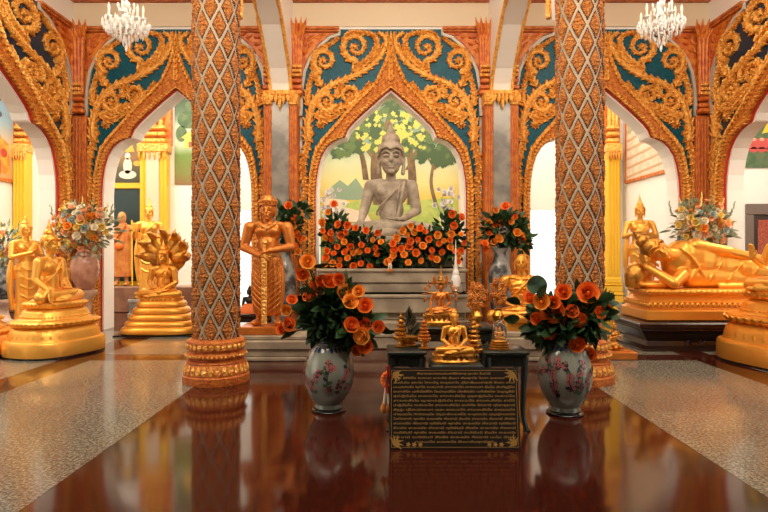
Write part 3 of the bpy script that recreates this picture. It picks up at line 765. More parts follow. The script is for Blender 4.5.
def porcelain_vase(loc, label, seed, s=1.0):
    e = empty('porcelain_vase', loc, 0, label, 'vase', 'painted porcelain vases'); r2 = random.Random(seed)
    mb = MB(); mb.T = Matrix.Scale(s, 4); mb.lathe([(.16,0),(.165,.012),(.15,.028),(.14,.03)], 40); mb.build('dark_foot_stand', M['black'], e)
    mb = MB(); mb.T = Matrix.Translation((0,0,.03)) @ Matrix.Scale(s, 4); mb.lathe(VP, 72); body = mb.build('porcelain_body', M['porcelain'], e)
    def surf(a, z, off=.003): r_ = vrad(z)+off; return Vector((r_*math.sin(a), -r_*math.cos(a), z))
    def dab(mb, a, z, ang, L, wd):
        vs = []; pr = ((0,.1),(.3,.9),(.6,1),(.85,.6),(1,.05))
        for t, w_ in pr:
            for k in (-1, 1):
                da = (math.cos(ang)*L*t-math.sin(ang)*wd*w_*k)/vrad(z); dz = math.sin(ang)*L*t+math.cos(ang)*wd*w_*k
                vs.append(surf(a+da, z+dz, .003))
        mb.add(vs, [(2*i, 2*i+1, 2*i+3, 2*i+2) for i in range(len(pr)-1)])
    T = Matrix.Translation((0,0,.03)) @ Matrix.Scale(s, 4)
    mb = MB(); mb.T = T
    for k in range(26):
        a = 2*PI*k/26; dab(mb, a, .595, -PI/2, .055, .012)
    for z in (.60, .625, .655, .70):
        mb.lathe([(vrad(z)+.002, z-.006), (vrad(z)+.004, z), (vrad(z)+.002, z+.006)], 64, cap=False)
    for k in range(20): dab(mb, 2*PI*k/20, .635, PI/2, .05, .012)
    mb.build('cobalt_border', M['cobalt'], body)
    dk, rs, gr = MB(), MB(), MB()
    for q in (dk, rs, gr): q.T = T
    for c0 in (-1.9, -.8, -.55, .1, .35, .9, 1.5, 2.4):
        a, z = c0, r2.uniform(.12, .22); ang = PI/2-r2.uniform(-.7, .7)
        for st in range(13):
            a2 = a+math.cos(ang)*.028/vrad(z); z2 = z+math.sin(ang)*.028
            if z2 > .5: break
            dab(dk, a, z, ang, .032, .004)
            if r2.random() < .75: dab(gr if r2.random() < .5 else dk, a, z, ang+r2.choice((-1, 1))*.9, r2.uniform(.035, .06), r2.uniform(.013, .021))
            if r2.random() < .55:
                for k in range(6): dab(rs if r2.random() < .75 else dk, a2+.02, z2, k*PI/3, .034, .014)
            a, z = a2, z2; ang += r2.uniform(-.5, .5); ang = min(max(ang, .2), PI-.2)
    dk.build('painted_branches', M['paint_dark'], body); rs.build('painted_blossoms', M['paint_rose'], body); gr.build('painted_leaves', M['paint_green'], body)
    return e
VL = at(329, 411, 5.62); VL.z = 0; VR = at(564, 414, 5.55); VR.z = 0
porcelain_vase((VL.x, 5.62, 0), 'painted porcelain vase on the floor left of the inscribed plaque', 5, .98)
porcelain_vase((VR.x, 5.52, 0), 'painted porcelain vase on the floor right of the inscribed plaque', 9, 1.03)
def rose_bouquet(base, label, px_list, Y, fol, size, extra=None, group='large orange rose bouquets'):
    e = empty('rose_bouquet', base, 0, label, 'bouquet', group); B = Vector(base)
    for (x, y, rx, ry, n) in fol:
        c = at(x, y, Y)-B; foliage(e, n, (c.x, 0, c.z), (rx*Y/600, .17, ry*Y/600), .15, .042)
    pts = []
    for (x, y, k) in px_list:
        p = at(x, y, Y+rng.uniform(-.22, -.08))-B; pts.append(p)
        put_flower(e, p, size*k, 'orange' if rng.random() < .7 else 'orange2', (0, -1, .25))
    stems(e, (0, 0, -.05), [p*.96 for p in pts])
    if extra: extra(e, B)
    return e
z1 = 280; q = lambda l, ox, oy, k: [(ox+x/k, oy+y/k, s_) for x, y, s_ in l]
LB = q([(88,5,1.0),(72,47,.8),(125,85,1.25),(160,68,1),(97,115,1),(187,62,.8),(38,127,.7),(20,160,.7),(30,205,.9),(28,232,.75),(5,222,.7),(210,105,1.2),(225,133,1),(252,100,.8),(273,145,1),(245,180,1),(228,207,1),(265,213,1.15),(262,242,1.1),(315,213,.8),(272,275,1),(245,290,.7),(135,70,.9)], 280, 260, 3.2)
def lb_extra(e, B):
    mb = MB()
    for (x, y, dx, dz) in ((312, 266, 1, .05), (322, 262, 1, -.3), (345, 285, .2, 1), (300, 325, -1, -.1), (296, 332, -1, -.3), (372, 320, 1, .4), (378, 325, .8, -.6)):
        leaf(mb, at(x, y, 5.45)-B, (dx, -.2, dz), .15, .045)
    mb.build('outer_leaves', M['leaf'], e)
    stems(e, (0, 0, 0), [at(x, y, 5.5)-B for x, y in ((308, 266), (312, 270), (304, 320))])
rose_bouquet((VL.x, 5.62, .74), 'orange rose bouquet in the left porcelain vase', LB, 5.62, [(331, 312, 27, 24, 420), (350, 330, 22, 14, 140)], .068, lb_extra)
RBq = q([(68,95,.9),(108,108,1),(150,110,.8),(146,140,1.45),(182,75,1),(266,78,1.35),(258,125,1.25),(212,140,.8),(238,170,.9),(210,185,1.05),(92,167,.85),(132,213,.95),(230,255,1),(308,145,.8),(330,130,.6),(270,288,.85)], 510, 270, 3.413)
def rb_extra(e, B):
    mb = MB(); c = at(536.5, 285, 5.3)-B; r_ = .088
    vs = [tuple(c)]; n = 26
    for k in range(n):
        a = 2*PI*k/n; rr = r_*(1-.22*math.exp(-((a-PI*1.5)/.25)**2)); vs.append((c.x+rr*math.cos(a), c.y-.02-.012*math.cos(3*a), c.z+rr*math.sin(a)))
    mb.add(vs, [(0, k+1, (k+1) % n+1) for k in range(n)])
    mb.build('round_leaf', mat('grey_green_round_leaf', (.05, .10, .06), .55), e)
    mb = MB()
    for (x, y, dx, dz) in ((520, 318, -1, -.1), (527, 337, 1, -.2), (520, 305, -.8, .5), (600, 318, .6, -.7), (598, 300, .8, .3), (540, 300, .2, 1)):
        leaf(mb, at(x, y, 5.3)-B, (dx, -.2, dz), .15, .05)
    mb.build('outer_leaves', M['leaf'], e)
    stems(e, (0, 0, 0), [c-Vector((0, 0, .08))])
rose_bouquet((VR.x, 5.52, .77), 'orange rose bouquet with a round leaf in the right porcelain vase', RBq, 5.52, [(560, 322, 26, 20, 380), (586, 315, 18, 22, 150)], .068, rb_extra)

# tall marble vases against the piers
TP = [(.14,0),(.16,.02),(.15,.08),(.09,.14),(.075,.22),(.10,.34),(.15,.52),(.185,.72),(.195,.90),(.18,1.08),(.14,1.22),(.105,1.32),(.10,1.40),(.135,1.48),(.12,1.48),(.08,1.38)]
tv = at(284, 300, 9.7); tw = at(500, 300, 9.7)
lathe_vase('marble_urn', (tv.x, 9.7, .05), TP, M['marble_vase'], 'tall grey veined marble urn behind the bare-chested guardian', 'vase', 'tall marble urns at the piers')
lathe_vase('marble_urn', (tw.x, 9.7, .05), TP, M['marble_vase'], 'tall grey veined marble urn behind the seated golden monk', 'vase', 'tall marble urns at the piers')
for x in (tv.x, tw.x):
    mb = MB(); mb.box(x-.2, x+.2, 9.5, 9.9, 0, .05, b=.01); o = mb.build('marble_slab', M['marble']); tag(o, 'low marble slab under the urn '+('behind the guardian' if x < 0 else 'behind the golden monk'), 'slab', 'slabs under the tall marble urns')
PB = q([(325,130,1.1),(358,197,.95),(345,237,1.05),(370,275,1),(387,300,.9),(405,300,.8),(360,337,1),(375,367,1),(247,157,.8),(330,150,.6)], 225, 180, 5.12)
rose_bouquet((tv.x, 9.7, 1.5), 'orange rose bouquet trailing from the marble urn beside the guardian', PB, 9.7, [(290, 228, 8, 22, 130), (282, 212, 9, 6, 50), (300, 212, 8, 6, 30)], .058, None, 'rose bouquets in the tall marble urns')
PB2 = q([(130,185,1.2),(82,205,.8),(45,275,1.1),(110,272,1),(160,262,.9),(75,280,.8),(45,322,.8),(98,350,1.2),(72,368,.9),(25,375,1),(28,405,1),(190,320,1.1),(215,330,1),(235,370,.9),(180,240,.7),(222,352,.8)], 480, 170, 5.12)
rose_bouquet((tw.x, 9.7, 1.5), 'orange rose bouquet trailing from the marble urn above the golden monk', PB2, 9.7, [(504, 228, 20, 15, 260), (520, 240, 10, 12, 60)], .058, None, 'rose bouquets in the tall marble urns')

# pastel arrangements
def pastel(loc, label, rad, n=64, seed=1):
    global rng
    rng = random.Random(seed); e = empty('pastel_bouquet', loc, 0, label, 'bouquet', 'pastel flower arrangements')
    foliage(e, 260, (0, 0, rad[2]*.42), (rad[0]*.82, rad[1]*.8, rad[2]*.60), .12, .028, 'leafp')
    for i in range(int(n*1.35)):
        d = Vector((rng.gauss(0, 1), rng.gauss(0, .8)-.8, rng.gauss(0, 1)*.8+.15)).normalized(); k = rng.uniform(.55, 1)
        p = Vector((d.x*rad[0]*k, d.y*rad[1]*k, rad[2]*.45+d.z*rad[2]*.62*k))
        kind = rng.choice(('peach', 'peach', 'pyellow', 'pyellow', 'pwhite', 'pwhite', 'pwhite', 'pblue', 'orange2')); put_flower(e, p, rng.uniform(.045, .072), kind, (d.x, d.y-.3, d.z), name='blossom')
    for i in range(7):
        x = (i-3)/3*rad[0]*.85+rng.uniform(-.05, .05); z0_ = rad[2]*.9-abs(x)*.3
        mb = MB()
        for k in range(9): mb.ell((x+rng.uniform(-.012, .012)+x*.12*k/9, rng.uniform(-.01, .01)-.05, z0_+k*.026), (.022-.0016*k, .02-.0015*k, .018), n=7, m=5)
        mb.build('flower_spike', M['pyellow' if i % 2 else 'leafp'], e)
    mb = MB()
    for _ in range(14):
        d = Vector((rng.gauss(0, 1), rng.gauss(0, .6)-.2, rng.uniform(-.5, .6))).normalized()
        leaf(mb, Vector((d.x*rad[0]*.85, d.y*rad[1]*.85, rad[2]*.4+d.z*rad[2]*.5)), d, .24, .022)
    mb.build('long_leaves', M['leafp'], e)
    return e
UP = [(.10,0),(.13,.02),(.17,.10),(.215,.24),(.235,.38),(.225,.50),(.18,.60),(.13,.66),(.12,.70),(.15,.76),(.13,.755),(.10,.70)]
def pedestal(loc, h, r_, label):
    e = empty('stone_pedestal', loc, 0, label, 'pedestal'); mb = MB()
    mb.lathe([(r_,0),(r_,.06),(r_*.7,.10),(r_*.55,.2),(r_*.5,h*.5),(r_*.6,h-.16),(r_*.95,h-.08),(r_,h-.04),(r_,h)], 40); mb.build('column', M['palevase'], e)
vb = at(85, 290, 10.5)
pedestal((vb.x, 10.5, 0), .80, .20, 'pale stone pedestal beside the left corner pilaster')
lathe_vase('marble_vase', (vb.x, 10.5, .80), UP, M['pinkvase'], 'brown-pink marble vase left of the left arch')
pastel((vb.x+.03, 10.45, 1.50), 'pastel flower arrangement in the brown-pink vase behind the left seated Buddha', (.58, .38, .80), 70, 4)
vb = at(698, 270, 10.45)
pedestal((vb.x, 10.45, 0), .95, .20, 'pale stone pedestal behind the reclining Buddha')
e = lathe_vase('marble_vase', (vb.x, 10.45, .95), [(a*1.05, b*.95) for a, b in UP], M['palevase'], 'pale pink stone vase behind the reclining Buddha')
pastel((vb.x, 10.40, 1.56), 'pastel flower arrangement in the pale vase behind the reclining Buddha', (.56, .38, .80), 70, 11)
vb = at(3, 262, 12.2)
pedestal((vb.x, 12.2, 0), .5, .2, 'pale stone pedestal at the far left edge')
lathe_vase('marble_vase', (vb.x, 12.2, .5), UP, M['marble_vase'], 'grey marble vase at the far left edge')
pastel((vb.x, 12.2, 1.2), 'yellow and white flower spray at the far left edge', (.42, .3, .85), 30, 21)
rng = random.Random(99)
# ================================================================ gilded statues
BASEP = [(.66,0),(.665,.03),(.66,.20),(.645,.225),(.61,.235),(.60,.26),(.585,.34),(.55,.41),(.50,.44),(.52,.455),(.575,.48),(.585,.51),(.56,.54),(.47,.55),(.445,.575),(.43,.66),(.40,.70),(.37,.715),(.36,.73),(.39,.745),(.42,.775),(.43,.80),(.40,.83),(.33,.835)]
def oval_throne(loc, rz, s, label, material, q=None):
    q = q or s
    e = empty('lotus_throne', loc, rz, label, 'statue base', 'oval gilded lotus thrones')
    mb = MB(); mb.lathe([(.66*s,0),(.66*s,.03)], 64, sx=1.22, sy=.96, p=2.7); mb.build('dark_plinth_line', M['black'], e)
    P = [(a*s, .03+b*q) for a, b in BASEP]
    lotus_base(e, P, material, 2.7, 1.22, .96, [(34, .59*s, .03+.25*q, .16*s, .048*s, -.25, False), (38, .545*s, .03+.455*q, .10*s, .045*s, .75, False), (34, .40*s, .03+.745*q, .09*s, .034*s, .45, False)], [(60, .445*s, .03+.60*q, .012)])
    return e
zt = .03+.835
oval_throne((-4.80, 8.75, 0), 72, .83, 'gilded oval lotus throne at the left edge of the hall', M['gold_lit'], .88)
seated_statue('golden_buddha', (-4.87, 8.75, .03+.835*.88-.02), 80, .98, M['gold_lit'], 'golden Buddha seated in profile on the left oval throne', 'statue', 'earth', vox=.0085, flame=.13, hm=M['gold'])
oval_throne((5.34, 7.85, 0), -75, 1.12, 'gilded oval lotus throne cut by the right edge of the photo', M['gold'])
seated_statue('golden_buddha', (5.22, 7.85, .03+.835*1.12-.02), -80, 1.0, M['gold_lit'], 'golden Buddha with raised hand at the right edge of the photo', 'statue', 'teach', vox=.0085, flame=.13)
# throne cut by the left edge
oval_throne((-5.78, 8.55, 0), 90, .62, 'small gilded throne cut by the left edge of the photo', M['gold_lit'])

def standing_statue(name, loc, rz, s, material, label, arms, hm=None, wings=True, vox=.010, monk=False):
    e = empty(name, loc, rz, label, 'statue')
    mb = MB(); mb.T = Matrix.Scale(s, 4)
    # round lotus foot
    fb = MB(); fb.T = Matrix.Scale(s, 4); fb.lathe([(.27,0),(.275,.04),(.25,.06),(.23,.08),(.25,.12),(.24,.14)], 40); petal_ring(fb, 18, .24, .05, .09, .04, tilt=.4)
    fb.build('lotus_foot', material, e)
    mb.T = Matrix.Translation((0, 0, .14*s)) @ Matrix.Scale(s, 4)
    rr = []
    for z, a, b in ((.03,.205,.125),(.10,.20,.125),(.35,.185,.12),(.60,.18,.12),(.82,.19,.13),(.98,.175,.125),(1.10,.145,.105),(1.2,.15,.10)):
        rr.append([(a*math.cos(t)*(1+.02*math.cos(18*t)), b*math.sin(t)*(1+.02*math.cos(18*t)), z) for t in [2*PI*k/54 for k in range(54)]])
    mb.rings(rr)
    for k in (-1, 1): mb.ell((k*.075, -.10, .035), (.05, .12, .035))
    torso(mb, .82); head(mb, (0, -.005, 1.665), 1.0)
    if wings:
        for k in (-1, 1):
            mb.tube(crom([(k*.20, .04, 1.25), (k*.25, .05, .9), (k*.25, .05, .55), (k*.22, .04, .22)], 4), [.03, .04, .05, .055, .06, .06, .06, .055, .05, .05, .045, .04, .035][:13], n=8)
    def arm(k, el, wr): mb.cap((k*.225, .02, 1.415), el, .058, .045, n=12); mb.cap(el, wr, .045, .030, n=12)
    if arms == 'crossed':
        arm(-1, (-.30, -.03, 1.17), (-.03, -.20, 1.27)); hand(mb, (-.03, -.20, 1.27), (1, -.1, .35), (0, 1, 0), 1.05, .1, 1)
        arm(1, (.30, -.03, 1.17), (.05, -.18, 1.24)); hand(mb, (.05, -.18, 1.24), (-1, -.1, .45), (0, 1, 0), 1.05, .1, -1)
    elif arms == 'anjali':
        arm(-1, (-.29, -.05, 1.17), (-.04, -.26, 1.26)); hand(mb, (-.03, -.26, 1.27), (.05, -.2, 1), (1, 0, 0), 1.05, .05, 1)
        arm(1, (.29, -.05, 1.17), (.04, -.26, 1.26)); hand(mb, (.03, -.26, 1.27), (-.05, -.2, 1), (-1, 0, 0), 1.05, .05, 1)
    elif arms == 'halt':
        arm(-1, (-.30, -.02, 1.16), (-.22, -.28, 1.26)); hand(mb, (-.22, -.285, 1.27), (0, -.1, 1), (0, -1, 0), 1.1, .05, 1)
        arm(1, (.30, .0, 1.14), (.28, -.10, .90)); hand(mb, (.28, -.10, .90), (0, -.1, -1), (0, 1, 0), 1.0, .1, 1)
    mb.tube(crom([(.15, -.02, 1.47), (.10, -.09, 1.40), (0, -.125, 1.30), (-.10, -.11, 1.19), (-.155, -.03, 1.10)], 5), .011, n=6)
    for k in range(4): mb.tube(crom([(-.14, -.09, 1.0-k*.17), (0, -.135, .93-k*.17), (.14, -.09, 1.0-k*.17)], 4), .012, n=6)
    remesh(mb.build('body', material, e), vox*s, 2)
    mb = MB(); mb.T = Matrix.Translation((0, 0, .14*s)) @ Matrix.Scale(s, 4); hair(mb, (0, -.005, 1.665), 1.0, .17); mb.build('hair_and_flame_finial', hm or material, e)
    return e
def plinth(loc, hx, hy, h, label, mt='marble', rz=0, cat='plinth'):
    e = empty('statue_plinth', loc, rz, label, cat); mb = MB(); mb.box(-hx, hx, -hy, hy, 0, h, b=.012); mb.box(-hx-.03, hx+.03, -hy-.03, hy+.03, 0, h*.28, b=.012); mb.box(-hx-.025, hx+.025, -hy-.025, hy+.025, h*.82, h, b=.01)
    mb.build('block', M[mt], e); return e
p = at(26, 320, 9.9)
plinth((p.x, 9.9, 0), .28, .28, .20, 'low marble plinth under the standing Buddha at far left')
standing_statue('standing_buddha', (p.x, 9.9, .20), 60, .90, M['gold_lit'], 'standing golden Buddha with joined hands behind the left throne', 'anjali')
p = at(640, 300, 10.9)
plinth((p.x, 10.9, 0), .30, .28, .52, 'marble plinth behind the head end of the reclining Buddha')
standing_statue('standing_buddha', (p.x, 10.9, .52), -12, .935, M['gold_lit'], 'standing golden Buddha with crossed hands behind the reclining Buddha', 'crossed')
p = at(149, 300, 13.4)
plinth((p.x, 13.4, 0), .32, .3, .42, 'marble plinth behind the serpent-hooded Buddha')
standing_statue('standing_buddha', (p.x, 13.4, .42), 8, 1.06, M['gold_lit'], 'bright golden standing Buddha behind the serpent hood', 'halt')
# ochre monk with a staff before a dark panel
def monk_statue():
    p = at(126, 284, 14.75); e = empty('monk_statue', (p.x-.06, 14.66, .63), 0, 'ochre-robed elderly monk statue with a staff before a dark panel', 'statue')
    S = 1.12; T = Matrix.Scale(S, 4)
    mb = MB(); mb.T = T
    for k in (-1, 1): mb.cap((k*.09, 0, .35), (k*.10, 0, .07), .055, .04); mb.ell((k*.11, -.06, .035), (.05, .11, .035), (0, 0, k*14))
    torso(mb, .66); head(mb, (0, -.01, 1.50), .95)
    mb.cap((-.22, .02, 1.25), (-.28, -.02, 1.0), .058, .045); mb.cap((-.28, -.02, 1.0), (-.12, -.17, 1.02), .045, .03); hand(mb, (-.12, -.17, 1.02), (1, -.1, -.1), (0, 0, -1), 1, .5, -1)
    mb.cap((.22, .02, 1.25), (.30, -.02, 1.02), .058, .045); mb.cap((.30, -.02, 1.02), (.29, -.17, 1.10), .045, .03); hand(mb, (.29, -.17, 1.10), (0, -.3, 1), (0, -1, 0), 1, 1.0, 1)
    remesh(mb.build('body', M['skin_ochre'], e), .012, 2)
    mb = MB(); mb.T = T; rr = []
    for z, a, b in ((.20,.21,.14),(.35,.20,.135),(.6,.205,.14),(.8,.215,.15),(1.0,.21,.145),(1.18,.215,.14),(1.27,.20,.11),(1.33,.12,.08)):
        rr.append([(a*math.cos(t)*(1+.05*math.cos(13*t+z*3)), b*math.sin(t)*(1+.05*math.cos(13*t+z*3)), z) for t in [2*PI*k/60 for k in range(60)]])
    mb.rings(rr); mb.build('ochre_robe', M['robe_red'], e)
    mb = MB(); mb.T = T; mb.tube(crom([(.14, -.10, 1.36), (.02, -.17, 1.15), (-.14, -.16, .92), (-.22, -.05, .75)], 5), .035, n=8, flat=.5); mb.ell((.0, -.17, .86), (.10, .05, .09)); mb.build('saffron_sash', M['orange_cloth'], e)
    mb = MB(); mb.T = T; mb.tube([(.31, -.20, 0), (.30, -.20, 1.42)], .018, n=8); mb.build('walking_staff', M['yellow'], e)
    return e
monk_statue()

# serpent-hooded Buddha
def naga():
    p = at(161, 300, 10.7); X = p.x
    e = empty('coiled_throne', (X, 10.75, 0), 0, 'stepped gilded serpent-coil throne in the left arch', 'statue base')
    mb = MB(); mb.box(-.68, .68, -.46, .46, 0, .03); mb.build('dark_plinth_line', M['black'], e)
    for i in range(5):
        r0 = .66-.062*i; z0_ = .03+i*.115
        mb = MB(); h = .12 if i else .135
        mb.lathe([(r0-.05, z0_), (r0, z0_+.012), (r0+.005, z0_+h*.45), (r0-.02, z0_+h*.8), (r0-.07, z0_+h)], 72, p=3.4, sx=1, sy=.70)
        mb.build('serpent_coil', M['gold'], e)
    mb = MB(); petal_ring(mb, 30, .345, .60, .07, .032, 3, 1, .72, .3); mb.lathe([(.34,.59),(.36,.61),(.35,.65),(.30,.655)], 60, p=3, sy=.72); mb.build('lotus_petals', M['gold'], e)
    b = seated_statue('hooded_buddha', (X, 10.78, .645), -6, .86, M['gold'], 'golden Buddha seated under a spread serpent hood', 'statue', 'lap', vox=.0095, flame=.10)
    mb = MB(); mb.ell((0, .20, .76), (.38, .06, .34)); mb.cap((0, .22, .1), (0, .22, .6), .13, .2)
    for k in range(7):
        a = R(90+(k-3)*31); c, s_ = math.cos(a), math.sin(a); L = .37 if k != 3 else .36
        b0 = Vector((c*.20, .19, .74+s_*.18)); b1 = Vector((c*L, .13, .76+s_*L*.92)); b2 = Vector((c*(L+.07), -.02, .78+s_*(L+.05)))
        mb.cap(b0, b1, .15, .098); mb.cap(b1, b2, .088, .05); mb.cap(b2, b2+Vector((c*.03, -.09, s_*.02)), .042, .018)
        mb.cap(b1+Vector((0, 0, .02)), b1+Vector((c*.12, .02, s_*.12+.03)), .03, .006)
        mb.cap(b2+Vector((0, -.02, .02)), b2+Vector((c*.07, .02, s_*.07+.06)), .022, .005)
    remesh(mb.build('serpent_hood', M['gold_old'], b), .012, 2)
naga()

# guardian with a sword
def guardian():
    X = at(268, 330, 8.5).x
    e = empty('marble_pedestal', (X+.02, 8.5, 0), 0, 'stepped marble pedestal under the sword-bearing guardian', 'pedestal', 'stepped marble pedestals beside the altar')
    mb = MB(); mb.box(-.52, .80, -.42, .5, 0, .05, b=.01); mb.box(-.46, .74, -.36, .46, .05, .15, b=.01); mb.build('lower_step', M['marble_steps'], e)
    mb = MB(); mb.box(-.42, .66, -.40, .42, .15, .27, b=.015); mb.box(-.34, .58, -.32, .36, .27, .33, b=.012); mb.build('upper_step', M['marble_steps'], e)
    e = empty('guardian_statue', (X, 8.5, .33), 0, 'bare-chested crowned guardian statue holding a sword point-down', 'statue')
    mb = MB(); mb.box(-.36, .36, -.28, .28, 0, .11, b=.012); mb.build('orange_plinth', M['copper'], e)
    S = 1.0; T = Matrix.Translation((0, 0, .11)) @ Matrix.Scale(S, 4)
    mb = MB(); mb.T = T
    for k in (-1, 1):
        mb.cap((k*.10, .02, .90), (k*.125, .0, .52), .105, .075); mb.cap((k*.125, 0, .52), (k*.13, .02, .10), .072, .045); mb.ell((k*.15, -.06, .04), (.055, .13, .045), (0, 0, k*18))
    torso(mb, .80, 1.18)
    for k in (-1, 1): mb.ell((k*.085, -.07, 1.325), (.090, .055, .062)); mb.ell((k*.25, .02, 1.38), (.080, .075, .085))
    for z in (1.03, 1.10, 1.17):
        for k in (-1, 1): mb.ell((k*.04, -.095, z), (.036, .022, .03))
    for k in (-1, 1):
        mb.cap((k*.27, .02, 1.38), (k*.335, -.01, 1.10), .084, .066); mb.cap((k*.335, -.01, 1.10), (k*.07, -.24, 1.02+.035*k), .066, .042)
        hand(mb, (k*.07, -.24, 1.02+.035*k), (-k*1, -.15, -.15), (0, .4, -1), 1.15, 1.1, k)
    head(mb, (0, -.01, 1.62), 1.18)
    remesh(mb.build('body', M['copper'], e), .0095, 2)
    # crown
    mb = MB(); mb.T = T; mb.lathe([(.115,1.69),(.128,1.695),(.128,1.725),(.118,1.735),(.120,1.76),(.10,1.785),(.092,1.80),(.084,1.815),(.06,1.835),(.03,1.845),(.004,1.85)], 36, c=(0,.012,0))
    petal_ring(mb, 14, .122, 1.715, .06, .022, tilt=.1)
    for k in (-1, 1): mb.lathe([(.004,1.56),(.02,1.60),(.022,1.66),(.008,1.74),(.002,1.78)], 10, c=(k*.112, .01, 0), sx=.5)
    mb.build('crown', M['copper'], e)
    # pleated wrap
    mb = MB(); mb.T = T; rr = []
    for z, a, b in ((.14,.13,.10),(.18,.20,.125),(.30,.215,.13),(.50,.235,.15),(.72,.235,.16),(.90,.205,.15),(.98,.175,.135),(1.0,.165,.125)):
        rr.append([(a*math.cos(t)*(1+.025*math.cos(24*t)), b*math.sin(t)*(1+.025*math.cos(24*t)), z) for t in [2*PI*k/96 for k in range(96)]])
    mb.rings(rr)
    for i in range(9):
        z = .88-i*.075
        for k in (-1, 1): mb.tube(crom([(k*.03, -.165, z-.09), (k*.12, -.155, z-.02), (k*.20, -.08, z+.05)], 4), .009, n=6)
    mb.build('pleated_wrap', M['copper'], e)
    mb = MB(); mb.T = T; mb.lathe([(.172,.955),(.188,.965),(.188,1.0),(.172,1.01)], 40, sy=.82); petal_ring(mb, 22, .178, .97, .05, .02, 2, 1, .82, .2); mb.build('belt', M['carved'], e)
    # necklace
    mb = MB(); mb.T = T; mb.tube(crom([(-.13,-.02,1.46),(-.07,-.10,1.40),(0,-.125,1.37),(.07,-.10,1.40),(.13,-.02,1.46)], 5), .014, n=8); mb.build('collar', M['carved'], e)
    mb = MB(); mb.T = T
    mb.box(-.036, .036, -.29, -.245, .04, .96, b=.008)
    for i in range(16): mb.ell((0, -.29, .09+i*.053), (.020, .012, .022), n=8, m=5)
    mb.lathe([(.02,.96),(.055,.97),(.055,.99),(.022,1.0),(.022,1.14),(.04,1.16),(.03,1.20),(.008,1.23)], 14, c=(0, -.25, 0))
    mb.box(-.09, .09, -.268, -.232, .955, .985, b=.008)
    mb.build('sword', M['carved'], e)
guardian()

# seated monk on the right pedestal
def monk():
    X = at(519, 330, 8.6).x
    e = empty('marble_pedestal', (X+.02, 8.5, 0), 0, 'stepped marble pedestal under the seated golden monk', 'pedestal', 'stepped marble pedestals beside the altar')
    mb = MB(); mb.box(-.80, .52, -.42, .5, 0, .05, b=.01); mb.box(-.74, .46, -.36, .46, .05, .15, b=.01); mb.build('lower_step', M['marble_steps'], e)
    mb = MB(); mb.box(-.66, .42, -.40, .42, .15, .31, b=.015); mb.box(-.58, .36, -.34, .36, .31, .38, b=.012); mb.build('upper_step', M['marble_steps'], e)
    e = empty('golden_monk', (X+.02, 8.55, .38), -14, 'elderly golden monk seated behind the right rose bouquet', 'statue')
    mb = MB(); mb.lathe([(.33,0),(.34,.02),(.335,.10),(.31,.12)], 48, p=3, sy=.8); mb.build('cushion', M['gold'], e)
    T = Matrix.Translation((0, 0, .11)) @ Matrix.Scale(.98, 4)
    mb = MB(); mb.T = T; seated_body(mb, 'knees', .92, True)
    head(mb, (0, -.01, .85), 1.02)
    for k in (-1, 1):
        for z in (.38, .43, .48): mb.tube(crom([(k*.02, -.105, z), (k*.09, -.10, z-.008), (k*.15, -.05, z-.02)], 3), .009, n=6)
        mb.cap((k*.03, -.09, .61), (k*.16, -.04, .635), .012, .012, n=8)
    remesh(mb.build('body', M['gold'], e), .0085, 2)
monk()

